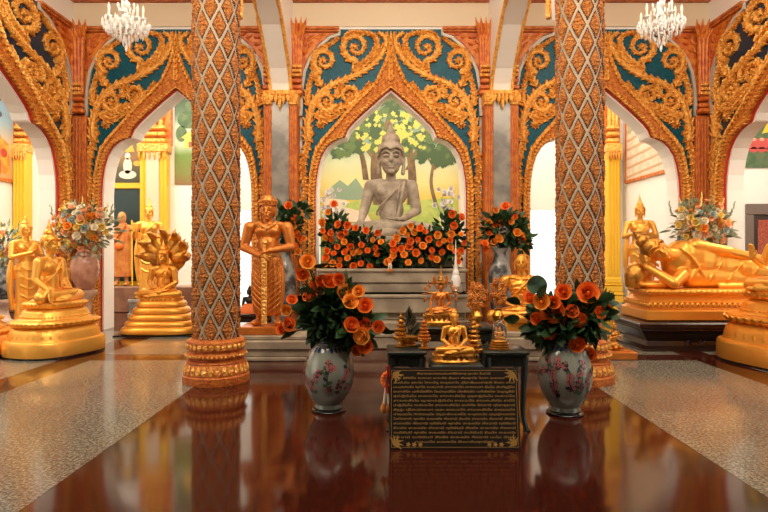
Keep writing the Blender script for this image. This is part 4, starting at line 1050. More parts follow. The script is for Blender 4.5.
# reclining Buddha
def reclining():
    e = empty('reclining_statue_base', (5.6, 9.4, 0), 0, 'black carved wooden base under the reclining Buddha', 'statue base')
    X0, X1 = -1.80, 1.75
    def pr(mb, prof, x0, x1, hy):
        rs = []
        for off, z in prof: rs.append([(x0-off, -hy-off, z), (x1+off, -hy-off, z), (x1+off, hy+off, z), (x0-off, hy+off, z)])
        mb.rings(rs)
    mb = MB(); pr(mb, [(.0,0),(.0,.04),(-.10,.07),(-.12,.14),(-.06,.22),(-.02,.28),(.02,.31),(.02,.33),(.06,.35),(.07,.41),(.05,.43),(-.05,.44)], X0, X1, .55); mb.build('carved_plinth', M['darkwood'], e, auto=30)
    mb = MB(); Mo = mb
    for cx in (-1.0, .2, 1.2):
        for k in range(12):
            leaf_flame(mb, (cx+(k-6)*.035, .18+.03*math.sin(k)), k*.9, .10, .02, -.44, .03, .4)
    mb.build('relief_scroll', M['darkwood'], e)
    e2 = empty('golden_couch', (5.6, 9.4, .44), 0, 'long gilded lotus couch on the black base at right', 'statue base')
    mb = MB(); pr(mb, [(.0,0),(.03,.02),(.03,.15),(.0,.17),(-.03,.19),(-.05,.24),(-.02,.27),(-.02,.29),(-.06,.31),(-.10,.35),(-.09,.38),(-.05,.40),(-.04,.43),(-.06,.465),(-.12,.475)], X0+.12, X1, .46); mb.build('couch', M['gold'], e2, auto=30)
    mb = MB()
    for z, h, wd, ins, tl in ((.20, .075, .036, .005, .25), (.395, .07, .03, .055, .1)):
        for k in range(44):
            x = X0+.15+k*.079; o = Matrix.Translation((x, -.46+ins, z)) @ Matrix.Rotation(tl, 4, 'X'); mb.T = o
            mb.lathe([(wd*.5,0),(wd,h*.3),(wd,h*.6),(wd*.5,h*.9),(wd*.1,h)], 8, sy=.5)
        for k in range(11):
            y = -.42+k*.082; mb.T = Matrix.Translation((X0+.12+ins, y, z)) @ Matrix.Rotation(PI/2, 4, 'Z') @ Matrix.Rotation(-tl, 4, 'X')
            mb.lathe([(wd*.5,0),(wd,h*.3),(wd,h*.6),(wd*.5,h*.9),(wd*.1,h)], 8, sy=.5)
    mb.T = None; mb.build('lotus_petals', M['gold'], e2)
    e3 = empty('reclining_buddha', (5.6, 9.4, .91), 0, 'large golden Buddha reclining with head propped on one hand', 'statue')
    b = MB()
    def W(x, y, z): return (x-5.6, y-9.4, z-.91)
    b.ell(W(4.62, 9.40, 1.33), (.30, .22, .33), (0, 20, 0)); b.ell(W(4.88, 9.38, 1.34), (.42, .22, .33), (0, 6, 0)); b.ell(W(5.25, 9.38, 1.25), (.40, .20, .27)); b.ell(W(5.62, 9.38, 1.22), (.40, .21, .27), (0, 4, 0))
    b.cap(W(5.6, 9.38, 1.20), W(6.35, 9.38, 1.12), .235, .165); b.cap(W(6.35, 9.38, 1.12), W(7.05, 9.38, 1.05), .165, .09); b.ell(W(7.12, 9.30, 1.06), (.06, .16, .13))
    b.cap(W(4.70, 9.38, 1.45), W(4.85, 9.38, 1.55), .17, .14)
    b.cap(W(4.58, 9.34, 1.42), W(4.28, 9.28, 1.44), .13, .11)          # neck
    b.cap(W(4.80, 9.30, 1.56), W(5.30, 9.22, 1.47), .105, .085); b.cap(W(5.30, 9.22, 1.47), W(5.82, 9.24, 1.36), .082, .05); hand(b, W(5.82, 9.24, 1.37), (1, 0, -.12), (0, 0, -1), 1.7, .1, 1)
    b.cap(W(4.56, 9.20, 1.12), W(4.34, 9.02, 1.0), .11, .085); b.cap(W(4.34, 9.02, 1.0), W(4.03, 9.22, 1.24), .085, .058); hand(b, W(4.03, 9.22, 1.24), (-.35, .35, 1), (.6, .3, .3), 1.7, .2, 1)
    b.ell(W(4.25, 9.25, .97), (.35, .16, .07)); b.cap(W(4.75, 9.36, 1.10), W(6.9, 9.36, 1.03), .20, .13)
    for i in range(6):
        x = 4.75+i*.30; b.tube(crom([W(x-.10, 9.17, 1.02), W(x+.02, 9.15, 1.20), W(x+.22, 9.25, 1.46-.04*i)], 5), .014, n=6)
    b.tube(crom([W(4.52, 9.24, 1.55), W(4.66, 9.16, 1.42), W(4.80, 9.15, 1.22), W(4.95, 9.2, 1.0)], 5), .018, n=6)
    b.tube([W(5.1, 9.2, .95), W(7.1, 9.25, .95)], .04, n=8)
    # head tilted onto the hand
    Th = Matrix.Translation(W(4.15, 9.22, 1.50)) @ Matrix.Rotation(R(-50), 4, 'Y') @ Matrix.Rotation(R(6), 4, 'X') @ Matrix.Scale(1.8, 4)
    b.T = Th; head(b, (0, 0, 0), 1.0); b.T = None
    remesh(b.build('body', M['gold'], e3), .0145, 3)
    h = MB(); h.T = Th; hair(h, (0, 0, .0), 1.0, .09); h.build('hair_and_flame_finial', M['gold_old'], e3)
    o = MB(); o.T = Matrix.Translation(W(3.98, 9.45, .91)); o.lathe([(.17,0),(.20,.05),(.21,.18),(.19,.30),(.12,.37),(.03,.39)], 32, sy=.8); p_ = o.build('headrest', M['gold_old']); p_.location = e3.location
    tag(p_, 'rounded golden headrest under the reclining Buddha\'s head', 'headrest')
reclining()
# small gilded pair on an orange slab
X = at(612, 352, 8.4).x
mb = MB(); mb.box(X-.42, X+.26, 8.15, 8.75, 0, .11, b=.012); tag(mb.build('orange_slab', M['copper']), 'low orange slab between the right column and the black base', 'slab')
def figurine(loc, rz, s, label, pose):
    e = empty('kneeling_figurine', loc, rz, label, 'figurine', 'small gilded figurines on the orange slab')
    mb = MB(); mb.T = Matrix.Scale(s, 4)
    mb.ell((0, 0, .06), (.26, .22, .06)); mb.ell((0, .05, .16), (.17, .2, .14)); torso(mb, .10, .85)
    mb.cap((-.1, 0, .14), (-.14, -.26, .12), .10, .08); mb.cap((.1, 0, .14), (.14, -.26, .12), .10, .08)
    for k in (-1, 1):
        if pose: mb.cap((k*.22, .02, .70), (k*.32, -.08, .9), .05, .04); mb.cap((k*.32, -.08, .9), (k*.22, -.12, 1.12), .04, .03)
        else: mb.cap((k*.22, .02, .70), (k*.26, -.1, .48), .05, .04); mb.cap((k*.26, -.1, .48), (k*.04, -.26, .60), .04, .03)
    head(mb, (0, 0, .94), 1.1); mb.lathe([(.08,1.0),(.09,1.04),(.05,1.12),(.03,1.2),(.004,1.32)], 16)
    remesh(mb.build('body', M['gold_old'], e), .012*s, 1)
figurine((X+.02, 8.38, .11), 20, .34, 'small gilded kneeling figurine on the orange slab, taller one', False)
figurine((X-.10, 8.42, .11), -30, .24, 'small gilded figurine with raised arms on the orange slab', True)
# dark bronze Buddha with a saffron cloth
p = at(249, 318, 9.9)
e = empty('black_side_table', (p.x, 9.95, 0), 0, 'low black table between the lattice column and the guardian', 'table')
mb = MB(); mb.box(-.34, .34, -.22, .22, .40, .46, b=.01); mb.build('table_top', M['darkwood'], e)
for sx in (-1, 1):
    for sy in (-1, 1): mb = MB(); mb.box(sx*.29-.03, sx*.29+.03, sy*.18-.03, sy*.18+.03, 0, .40, b=.008); mb.build('leg', M['darkwood'], e)
mb = MB(); mb.box(-.32, .32, -.19, .19, .32, .395, b=.01); mb.build('apron', M['darkwood'], e)
e = seated_statue('black_buddha', (p.x, 9.95, .46), 0, .40, M['soot'], 'small black bronze Buddha wrapped in a saffron cloth', 'statue', 'lap', vox=.013, flame=.1)
mb = MB(); mb.T = Matrix.Scale(.40, 4); rr = []
for z, a, b in ((-.005,.50,.40),(.10,.49,.39),(.22,.36,.28),(.34,.24,.18),(.38,.20,.15)): rr.append([(a*math.cos(t)*(1+.03*math.cos(9*t)), -.05+b*math.sin(t), z) for t in [2*PI*k/40 for k in range(40)]])
mb.rings(rr); mb.build('saffron_cloth', M['orange_cloth'], e)

# ================================================================ chandeliers
def chandelier(x, label):
    e = empty('crystal_chandelier', (x, 9.0, 4.86), 0, label, 'chandelier', 'crystal chandeliers')
    mb = MB(); mb.tube([(0,0,.62),(0,0,CEIL-4.86)], .008, n=6); mb.build('chain', M['gold'], e)
    mb = MB(); mb.lathe([(.01,-.16),(.04,-.13),(.02,-.09),(.05,-.05),(.07,0),(.03,.04),(.05,.10),(.07,.14),(.03,.18),(.02,.26),(.05,.30),(.06,.33),(.02,.38),(.01,.62)], 20); mb.build('glass_stem', M['crystal'], e)
    r2 = random.Random(2)
    for k in range(8):
        a = 2*PI*k/8+.2; c, s_ = math.cos(a), math.sin(a); Rr = .28 if k % 2 else .24; zt_ = .04 if k % 2 else .10
        mb = MB(); mb.tube(crom([(0,0,.02),(c*Rr*.4,s_*Rr*.4,-.06),(c*Rr*.8,s_*Rr*.8,-.05),(c*Rr,s_*Rr,zt_)], 5), .011, n=6); arm_ = mb.build('arm', M['crystal'], e)
        mb = MB(); mb.lathe([(.015,zt_-.01),(.05,zt_+.012),(.055,zt_+.03),(.02,zt_+.02)], 14, c=(c*Rr, s_*Rr, 0)); mb.build('drip_cup', M['crystal'], arm_)
        mb = MB(); mb.lathe([(.016,zt_+.015),(.016,zt_+.12),(.022,zt_+.14),(.018,zt_+.18),(.003,zt_+.225)], 12, c=(c*Rr, s_*Rr, 0)); mb.build('candle_bulb', M['candle'], arm_)
    mb = MB()
    def drop(p, s=1): mb.lathe([(.002,.03*s),(.013*s,.008*s),(.011*s,-.01*s),(.002,-.035*s)], 5, c=p)
    for ring, (r_, z, n) in enumerate(((.31,-.03,20),(.28,-.09,18),(.22,-.12,16),(.15,-.15,12),(.09,-.20,8),(.05,-.26,6),(.33,.02,20),(.12,.30,8),(.10,.22,8),(.25,0,16),(.19,-.03,14))):
        for k in range(n): a = 2*PI*k/n+ring; drop((r_*math.cos(a), r_*math.sin(a), z+r2.uniform(-.015, .015)), 1.35)
    for k in range(8):
        a = 2*PI*k/8+.2
        for j in range(9):
            t = j/8; drop((.27*t*math.cos(a), .27*t*math.sin(a), .26*(1-t)-.10*math.sin(PI*t)), .9)
    drop((0,0,-.33), 1.8)
    mb.build('crystal_drops', M['crystal'], e)
chandelier(-3.88, 'crystal chandelier hanging before the left arch'); chandelier(4.14, 'crystal chandelier hanging before the right arch')
# ================================================================ altar group
def altar_table(x0, x1, y0, y1, zt_, label):
    cx, cy = (x0+x1)/2, (y0+y1)/2; e = empty('altar_table', (cx, cy, 0), 0, label, 'altar table', 'set of dark lacquered altar tables'); hx, hy = (x1-x0)/2, (y1-y0)/2
    mb = MB(); mb.box(-hx, hx, -hy, hy, zt_-.03, zt_, b=.008); mb.box(-hx+.02, hx-.02, -hy+.02, hy-.02, zt_-.05, zt_-.03, b=.005); mb.build('table_top', M['table'], e)
    mb = MB(); mb.box(-hx+.035, hx-.035, -hy+.03, hy-.03, zt_-.13, zt_-.052, b=.004)
    for k in range(6): mb.box(-hx+.05+k*(2*hx-.1)/6, -hx+.04+(k+1)*(2*hx-.1)/6, -hy+.024, -hy+.034, zt_-.118, zt_-.064, b=.003)
    mb.build('carved_apron', M['table'], e)
    for sx in (-1, 1):
        for sy in (-1, 1):
            mb = MB(); x, y = sx*(hx-.035), sy*(hy-.035)
            mb.tube(crom([(x, y, zt_-.05), (x-sx*.01, y-sy*.01, zt_*.6), (x-sx*.015, y-sy*.015, .15), (x+sx*.01, y+sy*.01, .0)], 5), [.030]*5+[.024]*5+[.022]*5+[.034], n=8); mb.build('leg', M['table'], e)
    return e
tL = altar_table(.015, .345, 4.95, 5.35, .66, 'dark lacquered altar table on the left, behind the plaque')
tC = altar_table(.37, .79, 4.80, 5.20, .575, 'low dark lacquered altar table in the middle, behind the plaque')
tR = altar_table(.82, 1.20, 4.95, 5.35, .66, 'dark lacquered altar table on the right, behind the plaque')
tB = altar_table(.20, 1.00, 5.40, 5.85, .80, 'tallest dark altar table at the back of the set')
e = empty('small_golden_buddha', (.575, 4.98, .575), 0, 'small golden Buddha in the middle, just behind the plaque', 'statue')
S = .34
mb = MB(); mb.lathe([(.19,0),(.195,.015),(.17,.03),(.15,.045),(.17,.06),(.16,.075)], 40, p=2.4, sy=.62); petal_ring(mb, 22, .168, .032, .04, .018, 2.4, 1, .62, .4); mb.build('lotus_base', M['gold_old'], e)
mb = MB(); mb.T = Matrix.Translation((0, 0, .072)) @ Matrix.Scale(S, 4); seated_body(mb, 'lap'); head(mb, (0, -.005, .845), 1.05); remesh(mb.build('body', M['gold'], e), .0032, 2)
mb = MB(); mb.T = Matrix.Translation((0, 0, .072)) @ Matrix.Scale(S, 4); hair(mb, (0, -.005, .845), 1.05, .08); mb.build('hair_and_finial', M['gold'], e)
# crowned Buddha behind it
p = at(441, 335, 5.6)
e = empty('crowned_buddha', (p.x, 5.62, .80), 0, 'crowned reddish-gold Buddha with tall spire on the back table', 'statue')
mb = MB(); mb.lathe([(.17,0),(.175,.03),(.14,.05),(.13,.08),(.15,.10),(.14,.12)], 40, p=3, sy=.7); petal_ring(mb, 20, .15, .055, .05, .018, 3, 1, .7, .3); mb.build('lotus_base', M['gold_old'], e)
mb = MB(); mb.T = Matrix.Translation((0, 0, .11)) @ Matrix.Scale(.30, 4); seated_body(mb, 'earth'); head(mb, (0, -.005, .845), 1.05); remesh(mb.build('body', M['copper'], e), .0034, 1)
mb = MB(); mb.lathe([(.034,.385),(.042,.39),(.040,.405),(.030,.412),(.033,.422),(.022,.435),(.024,.445),(.014,.46),(.015,.47),(.006,.52),(.002,.56)], 18)
for k in (-1, 1): mb.tube(crom([(k*.035,0,.34),(k*.06,0,.38),(k*.052,0,.42),(k*.075,0,.46)], 4), [.012]*6+[.009]*6+[.003], n=6, flat=.5); mb.tube(crom([(k*.07,0,.30),(k*.12,0,.30),(k*.10,0,.34),(k*.135,0,.37)], 4), [.014]*6+[.009]*6+[.003], n=6, flat=.5)
mb.build('spired_crown', M['gold_old'], e)
mb = MB()
for k in range(11):
    a = R(-20+k*22); c, s_ = math.cos(a), math.sin(a); mb.tube(crom([(c*.13,.04,.28+s_*.10),(c*.165,.04,.28+s_*.145),(c*.15,.03,.28+s_*.19)], 4), [.02]*4+[.013]*4+[.003], n=6, flat=.5)
mb.build('flame_aureole', M['copper'], e)
def tiered_cone(loc, h, r_, mt, label, n=6, mt2=None):
    e = empty('tiered_offering_cone', loc, 0, label, 'offering cone', 'tiered offering cones on the altar tables')
    mb = MB(); mb.lathe([(r_*.8,0),(r_*.9,.01),(r_*.5,.025),(r_*.4,.05),(r_*.9,.065),(r_,.075),(r_*.9,.08)], 24); mb.build('footed_tray', M['gold_old'], e)
    mb = MB()
    for i in range(n):
        t = i/n; rr = r_*(1-t*.85); z = .08+(h-.08)*t*.86
        mb.lathe([(rr*.55,z),(rr,z+.008),(rr*.95,z+.016),(rr*.4,z+(h-.08)/n*.8)], 20); petal_ring(mb, 12, rr*.92, z, (h-.08)/n*.55, rr*.2, tilt=.5)
    mb.lathe([(.012,h-.07),(.008,h-.03),(.002,h)], 8); mb.build('stacked_petals', M[mt], e)
tiered_cone(tuple(at(401, 350, 5.2)[:2])+(.66,), .31, .062, 'gold_old', 'gilded tiered cone on the left altar table, left one')
tiered_cone(tuple(at(424, 352, 5.1)[:2])+(.66,), .27, .055, 'copper', 'coppery tiered cone on the left altar table, right one')
tiered_cone(tuple(at(474, 352, 5.05)[:2])+(.575,), .42, .066, 'gold_old', 'tall tiered cone between the small Buddha and the flowered tree', 8)
# dark spiky leaf ornament
p = at(409, 350, 5.25)
e = empty('spiky_leaf_offering', (p.x, 5.22, .66), 0, 'dark spiky leaf offering in a tray on the left table', 'offering')
mb = MB(); mb.lathe([(.06,0),(.07,.02),(.04,.04),(.075,.07),(.085,.09),(.07,.095)], 24); mb.build('tray', M['gold_old'], e)
mb = MB()
for i in range(46):
    t = i/45; a = i*2.4; leaf(mb, (.045*(1-t)*math.cos(a), .045*(1-t)*math.sin(a), .09+.17*t), (math.cos(a)*(1-t*.8), math.sin(a)*(1-t*.8), .7+t), .10, .011)
mb.build('spiky_leaves', mat('dried_leaf', (.05, .045, .02), .5), e)
# flowered trees
def gilt_tree(px_, py_, Y, zt_, h, label, r_):
    p = at(px_, py_, Y); e = empty('gilded_flower_tree', (p.x, Y, zt_), 0, label, 'ornamental tree', 'gilded flower trees on the altar')
    mb = MB(); mb.lathe([(.04,0),(.045,.01),(.025,.03),(.05,.07),(.055,.10),(.03,.14),(.035,.16),(.02,.155)], 20); mb.build('pot', M['gold_old'], e)
    mb = MB(); mb.tube([(0,0,.14),(0,0,h*.8)], .007, n=6); r2 = random.Random(int(px_))
    bl = MB()
    for i in range(44):
        a = r2.uniform(0, 2*PI); t = r2.random(); z = h*(.42+.55*t); rr = r_*math.sqrt(max(.05, 1-((t-.35)/.72)**2))*r2.uniform(.5, 1)
        q_ = (rr*math.cos(a), rr*math.sin(a)*.7, z); mb.tube([(0, 0, z-.05), q_], .003, n=4)
        for k in range(5): b_ = 2*PI*k/5; bl.ell((q_[0]+.013*math.cos(b_), q_[1]-.006, q_[2]+.013*math.sin(b_)), (.010, .006, .010), n=6, m=4)
    mb.build('branches', M['gold_old'], e); bl.build('foil_blossoms', M['copper'], e)
gilt_tree(477, 352, 5.5, .80, .40, 'gilded flower tree left of the glass dome', .105)
gilt_tree(498, 345, 5.55, .80, .44, 'gilded flower tree right behind the glass dome', .075)
# glass dome with a tiny Buddha
p = at(499, 350, 5.12)
e = empty('glass_dome', (p.x, 5.1, .66), 0, 'gilded relic stand under a glass dome on the right table', 'glass dome')
mb = MB(); mb.lathe([(.088,0),(.09,.01),(.08,.015),(.084,.03),(.074,.035),(.078,.05),(.066,.055),(.07,.07),(.058,.08)], 36, p=2.5); mb.build('stepped_base', M['gold_old'], e)
mb = MB(); mb.lathe([(.058,.08),(.060,.14),(.056,.19),(.040,.225),(.015,.243),(.002,.247)], 30, cap=False); mb.build('dome', M['glass'], e)
mb = MB(); mb.lathe([(.01,.245),(.012,.26),(.005,.27),(.002,.31)], 10); mb.build('finial', M['gold_old'], e)
mb = MB(); mb.T = Matrix.Translation((0,0,.082)) @ Matrix.Scale(.10, 4); seated_body(mb, 'lap'); head(mb, (0,0,.845), 1.1); mb.build('tiny_buddha', M['gold'], e)
# slender crystal stupa on the stage corner
p = at(457, 300, 9.0)
e = empty('crystal_stupa_lamp', (p.x, 9.16, .24), 0, 'slender crystal and silver spire standing on the right of the stage steps', 'spire ornament')
mb = MB(); mb.lathe([(.07,0),(.075,.03),(.04,.06),(.03,.12),(.022,.2),(.022,.62),(.03,.64),(.022,.66)], 20); mb.build('silver_stand', mat('silver', (.6, .56, .5), .25, .9), e)
mb = MB(); mb.lathe([(.03,.66),(.07,.70),(.075,.80),(.06,.86),(.05,.88),(.055,.90),(.04,.95),(.03,.97),(.034,.99),(.02,1.06),(.022,1.08),(.010,1.2),(.003,1.42)], 20); mb.build('crystal_spire', M['crystal'], e)
# inscribed plaque
def plaque():
    W_, H_ = .985, .605
    e = empty('inscribed_plaque', (.525, 4.50, .0), 0, 'black plaque with gold Thai writing leaning in front of the altar', 'plaque')
    tilt = Matrix.Rotation(R(-9), 4, 'X')
    def o_(mb, n, m_): mb.T = None; o = mb.build(n, m_, e, smooth=False); o.rotation_euler = (R(-9), 0, 0); return o
    mb = MB(); mb.box(-W_/2, W_/2, 0, .03, 0, H_, b=.003); o_(mb, 'black_slab', M['black'])
    mb = MB()
    for (x0, x1, z0, z1) in ((-.478,.478,.018,.021),(-.478,.478,H_-.021,H_-.018),(-.478,-.475,.018,H_-.018),(.475,.478,.018,H_-.018)): mb.box(x0, x1, -.0015, .001, z0, z1)
    o_(mb, 'gilt_border', M['goldtext'])
    for cx, sx in ((-.47, 1), (.47, -1)):
        for cz, sz in ((.028, 1), (H_-.028, -1)):
            mb = MB()
            for k in range(8):
                a = k*PI/14; L = (.07, .06, .075, .085, .085, .075, .06, .07)[k]
                leaf_flame(mb, (cx+sx*.01, cz+sz*.008), math.atan2(sz*math.sin(a), sx*math.cos(a)), L, .011, -.001, .002, .5 if k % 2 else -.5)
            if sz > 0:
                for k in range(3):
                    for j in range(5): leaf_flame(mb, (cx+sx*(.12+k*.045), cz+.012), j*PI*2/5, .02, .008, -.001, .002, 0)
            o_(mb, 'corner_ornament', M['goldtext'])
    lines = ["คำอาราธนาพระบรมสารีริกธาตุ อุกาสะ วันทามิ", "อิติปิโส ภะคะวา อะระหัง สัมมา สัมพุทโธ วิชชา จะระณะ", "สัมปันโน สุคะโต โลกะวิทู อะนุตตะโร ปุริสะธัมมะสาระถิ สัตถา เทวะ", "มะนุสสานัง พุทโธ ภะคะวาติ สวากขาโต ภะคะวะตา ธัมโม สันทิฏฐิโก",
      "อะกาลิโก เอหิปัสสิโก โอปะนะยิโก ปัจจัตตัง เวทิตัพโพ วิญญูหีติ", "สุปะฏิปันโน ภะคะวะโต สาวะกะสังโฆ อุชุปะฏิปันโน ภะคะวะโต", "สาวะกะสังโฆ ญายะปะฏิปันโน ภะคะวะโต สาวะกะสังโฆ สามีจิ", "ปะฏิปันโน ภะคะวะโต สาวะกะสังโฆ ยะทิทัง จัตตาริ ปุริสะยุคานิ",
      "อัฏฐะ ปุริสะปุคคะลา เอสะ ภะคะวะโต สาวะกะสังโฆ อาหุเนยโย", "ปาหุเนยโย ทักขิเณยโย อัญชะลีกะระณีโย อะนุตตะรัง ปุญญักเขตตัง", "โลกัสสาติ พุทธัง สะระณัง คัจฉามิ ธัมมัง สะระณัง คัจฉามิ สังฆัง", "สะระณัง คัจฉามิ ทุติยัมปิ พุทธัง สะระณัง คัจฉามิ ทุติยัมปิ",
      "ธัมมัง สะระณัง คัจฉามิ ทุติยัมปิ สังฆัง สะระณัง คัจฉามิ", "ตะติยัมปิ พุทธัง สะระณัง คัจฉามิ ตะติยัมปิ ธัมมัง สะระณัง", "คัจฉามิ ตะติยัมปิ สังฆัง สะระณัง คัจฉามิ นะโม ตัสสะ", "ภะคะวะโต อะระหะโต สัมมาสัมพุทธัสสะ"]
    for i, t in enumerate(lines):
        c = bpy.data.curves.new('inscription', 'FONT'); c.body = t; c.align_x = 'CENTER'; c.size = .026; c.extrude = .0004; c.offset = .0003; c.resolution_u = 2
        c.materials.append(M['goldtext'])
        tmp = bpy.data.objects.new('text_source', c); COL.objects.link(tmp); bpy.context.view_layer.update()
        me = bpy.data.meshes.new_from_object(tmp.evaluated_get(bpy.context.evaluated_depsgraph_get())); bpy.data.objects.remove(tmp); bpy.data.curves.remove(c)
        o = bpy.data.objects.new('inscription_line', me); COL.objects.link(o); o.parent = e
        xs = [v.co.x for v in me.vertices]; wd = max(xs)-min(xs)
        full = .92 if 0 < i < 15 else .60 if i else .56
        sx = full/max(wd, .01); o.scale = (sx, 1.15, 1)
        z = H_-.050-i*.0335
        o.matrix_basis = tilt @ Matrix.Translation((0, -.0018, z)) @ Matrix.Rotation(R(90), 4, 'X') @ Matrix.Diagonal((sx*(.84 if i == 1 else 1), .82, 1, 1))
plaque()
phuang_malai((.025, 4.62, .50), 'red ribbon flower pendant hanging at the left edge of the plaque', 1.3)
mb = MB(); mb.tube(crom([(.02,4.56,.62),(.028,4.58,.55),(.015,4.60,.48),(.02,4.60,.40)], 5), .012, n=6, flat=.4); tag(mb.build('red_ribbon', M['rededge']), 'red ribbon hanging at the top left corner of the plaque', 'ribbon')
# ================================================================ far corridor: pillars, murals, doors
def yellow_pillar(x, label, w_=.36, Y=YF, mid=False):
    e = empty('yellow_pillar', (x, Y, 0), 0, label, 'pillar', 'yellow pillars of the far corridor')
    mb = MB(); mb.box(-w_/2, w_/2, -.26, 0, .8, 4.0, b=.02)
    for k in range(4): mb.tube([(-w_*.36+k*w_*.24, -.262, .9), (-w_*.36+k*w_*.24, -.262, 3.9)], .025, n=8)
    mb.build('shaft', M['yellow'], e)
    if mid: mb = MB(); mb.box(-w_*.24, w_*.24, -.30, -.2, .8, 3.9, b=.01); mb.build('cream_inset', M['cream'], e)
    mb = MB()
    for i, (ww, z0_, z1_) in enumerate(((1.5, 0, .18), (1.35, .18, .38), (1.45, .38, .46), (1.25, .46, .62), (1.35, .62, .68), (1.15, .68, .82))): mb.box(-(w_+(ww-1)*.34)/2, (w_+(ww-1)*.34)/2, -.26-.06*(ww-.8), 0, z0_, z1_, b=.02)
    mb.build('stepped_base', M['yellow'], e)
    mb = MB(); mb.box(-w_*.58, w_*.58, -.32, 0, 3.9, 4.12, b=.02); petal = 6
    for k in range(6): leaf_flame(mb, (-w_*.48+k*w_*.19, 3.93), R(-90), .22, .03, -.32, .03, 0)
    mb.build('gilt_capital', M['carved'], e)
    mb = MB()
    for z in (4.14, 4.3, 4.46): mb.box(-w_*.45, w_*.45, -.28, 0, z, z+.11, b=.03)
    for k in range(3): mb.tube([(-w_*.25+k*w_*.25, -.2, 4.5), (-w_*.3+k*w_*.3, -.24, 6.2)], .05, n=8)
    mb.build('banded_upper_shaft', M['carved'], e)
    mb = MB(); mb.box(-w_*.6, w_*.6, -.12, 0, 4.1, 6.3); mb.build('red_backing', M['redorange'], e)
yellow_pillar(-8.98, 'yellow pillar beyond the left side arch', .34)
yellow_pillar(-5.70, 'wide cream and yellow pillar beyond the left arch', .66, mid=True)
yellow_pillar(-1.84, 'yellow pillar at the left edge of the tree mural', .30)
yellow_pillar(2.08, 'yellow pillar at the right edge of the tree mural', .30)
yellow_pillar(5.62, 'yellow pillar beyond the right arch, next to the column', .34)
def flat(name, x0, x1, z0, z1, m_, parent=None, y=YF-.03, d=.02):
    mb = MB(); mb.box(x0, x1, y, y+d, z0, z1); return mb.build(name, m_, parent, smooth=False)
def ramp_mat(name, stops, axis='Z', scale=1.0):
    mt = bpy.data.materials.new(name); mt.use_nodes = True; nt = mt.node_tree; b = nt.nodes['Principled BSDF']; b.inputs['Roughness'].default_value = .55
    tc = nt.nodes.new('ShaderNodeTexCoord'); sp = nt.nodes.new('ShaderNodeSeparateXYZ'); nt.links.new(tc.outputs['Generated'], sp.inputs[0])
    r = nt.nodes.new('ShaderNodeValToRGB'); e = r.color_ramp.elements
    n = nt.nodes.new('ShaderNodeTexNoise'); n.inputs['Scale'].default_value = 6; nt.links.new(tc.outputs['Generated'], n.inputs['Vector'])
    ma = nt.nodes.new('ShaderNodeMath'); ma.operation = 'MULTIPLY_ADD'; ma.inputs[1].default_value = .10; nt.links.new(n.outputs['Fac'], ma.inputs[0]); nt.links.new(sp.outputs[axis], ma.inputs[2])
    nt.links.new(ma.outputs[0], r.inputs[0]); nt.links.new(r.outputs[0], b.inputs['Base Color'])
    e[0].position = stops[0][0]; e[0].color = (*stops[0][1], 1); e[1].position = stops[-1][0]; e[1].color = (*stops[-1][1], 1)
    for p, c in stops[1:-1]: q_ = e.new(p); q_.color = (*c, 1)
    return mt
# tree mural behind the stone Buddha
e = empty('tree_mural', (XC, YF, 0), 0, 'painted landscape with trees behind the stone Buddha', 'mural')
mx0, mx1, mz0, mz1 = -1.72, 1.72, .95, 5.9
b = flat('painted_field', mx0, mx1, mz0, mz1, ramp_mat('landscape_paint', [(.0,(.22,.20,.07)),(.22,(.24,.28,.07)),(.34,(.42,.40,.08)),(.42,(.62,.46,.07)),(.50,(.66,.56,.22)),(.60,(.50,.52,.32)),(.70,(.22,.30,.20)),(1,(.16,.24,.18))]), e, y=-.03)
def mpx(x, y): v = at(x, y, YF); return (v.x-XC, v.z)
def paint(name, polys, m_, d): 
    mb = MB()
    for k_, pl in enumerate(polys): mb.prism(pl, -.032-d-k_*9e-6-len(polys)*0, -.028)
    return mb.build(name, m_, b, smooth=False)
pm = lambda n, c, c2=None: mat(n, c, .55, col2=c2, nscale=5)
paint('painted_mountains', [[mpx(*q_) for q_ in ((324,200),(330,188),(340,180),(348,186),(356,178),(364,190),(372,200))]], pm('mural_mountain', (.22,.30,.20)), .002)
paint('painted_path', [[mpx(*q_) for q_ in ((324,198),(345,200),(366,212),(372,222),(324,222))], [mpx(*q_) for q_ in ((326,190),(331,190),(331,198),(326,198))]], pm('mural_path', (.70,.55,.40)), .003)
paint('painted_meadow', [[mpx(*q_) for q_ in ((395,206),(420,200),(457,198),(457,226),(395,226))], [mpx(*q_) for q_ in ((340,206),(372,196),(395,204),(395,214),(372,214))]], pm('mural_meadow', (.30,.40,.09), (.45,.50,.12)), .003)
def limb(p0, p1, w0, w1, bend=0):
    a = np.array(p0, float); c = np.array(p1, float); mid = (a+c)/2+np.array([bend, 0]); pts = crom([tuple(a), tuple(mid), tuple(c)], 5); L = []; Rr = []
    for i, (x, y) in enumerate(pts): t = i/(len(pts)-1); w_ = w0+(w1-w0)*t; L.append(mpx(x-w_, y)); Rr.append(mpx(x+w_, y))
    return L+Rr[::-1]
paint('painted_trunks', [limb((380,205),(378,135),7,4,-3), limb((366,180),(352,132),3,2,3), limb((376,160),(350,128),3.5,1.5), limb((412,205),(408,140),5,3,2), limb((408,170),(428,128),3,1.5), limb((380,150),(392,108),4,2), limb((436,206),(434,160),2,1.3,-4), limb((434,170),(446,150),1.4,.7), limb((434,168),(424,152),1.3,.7)], pm('mural_bark', (.11,.06,.03), (.20,.12,.05)), .004)
r5 = random.Random(31)
def blob(x, y, r_): return [mpx(x+r_*math.cos(t)*(1+.3*math.sin(5*t+x)), y+r_*math.sin(t)*(1+.3*math.cos(4*t+y))) for t in [2*PI*k/14 for k in range(14)]]
fd, fm, fl = [], [], []
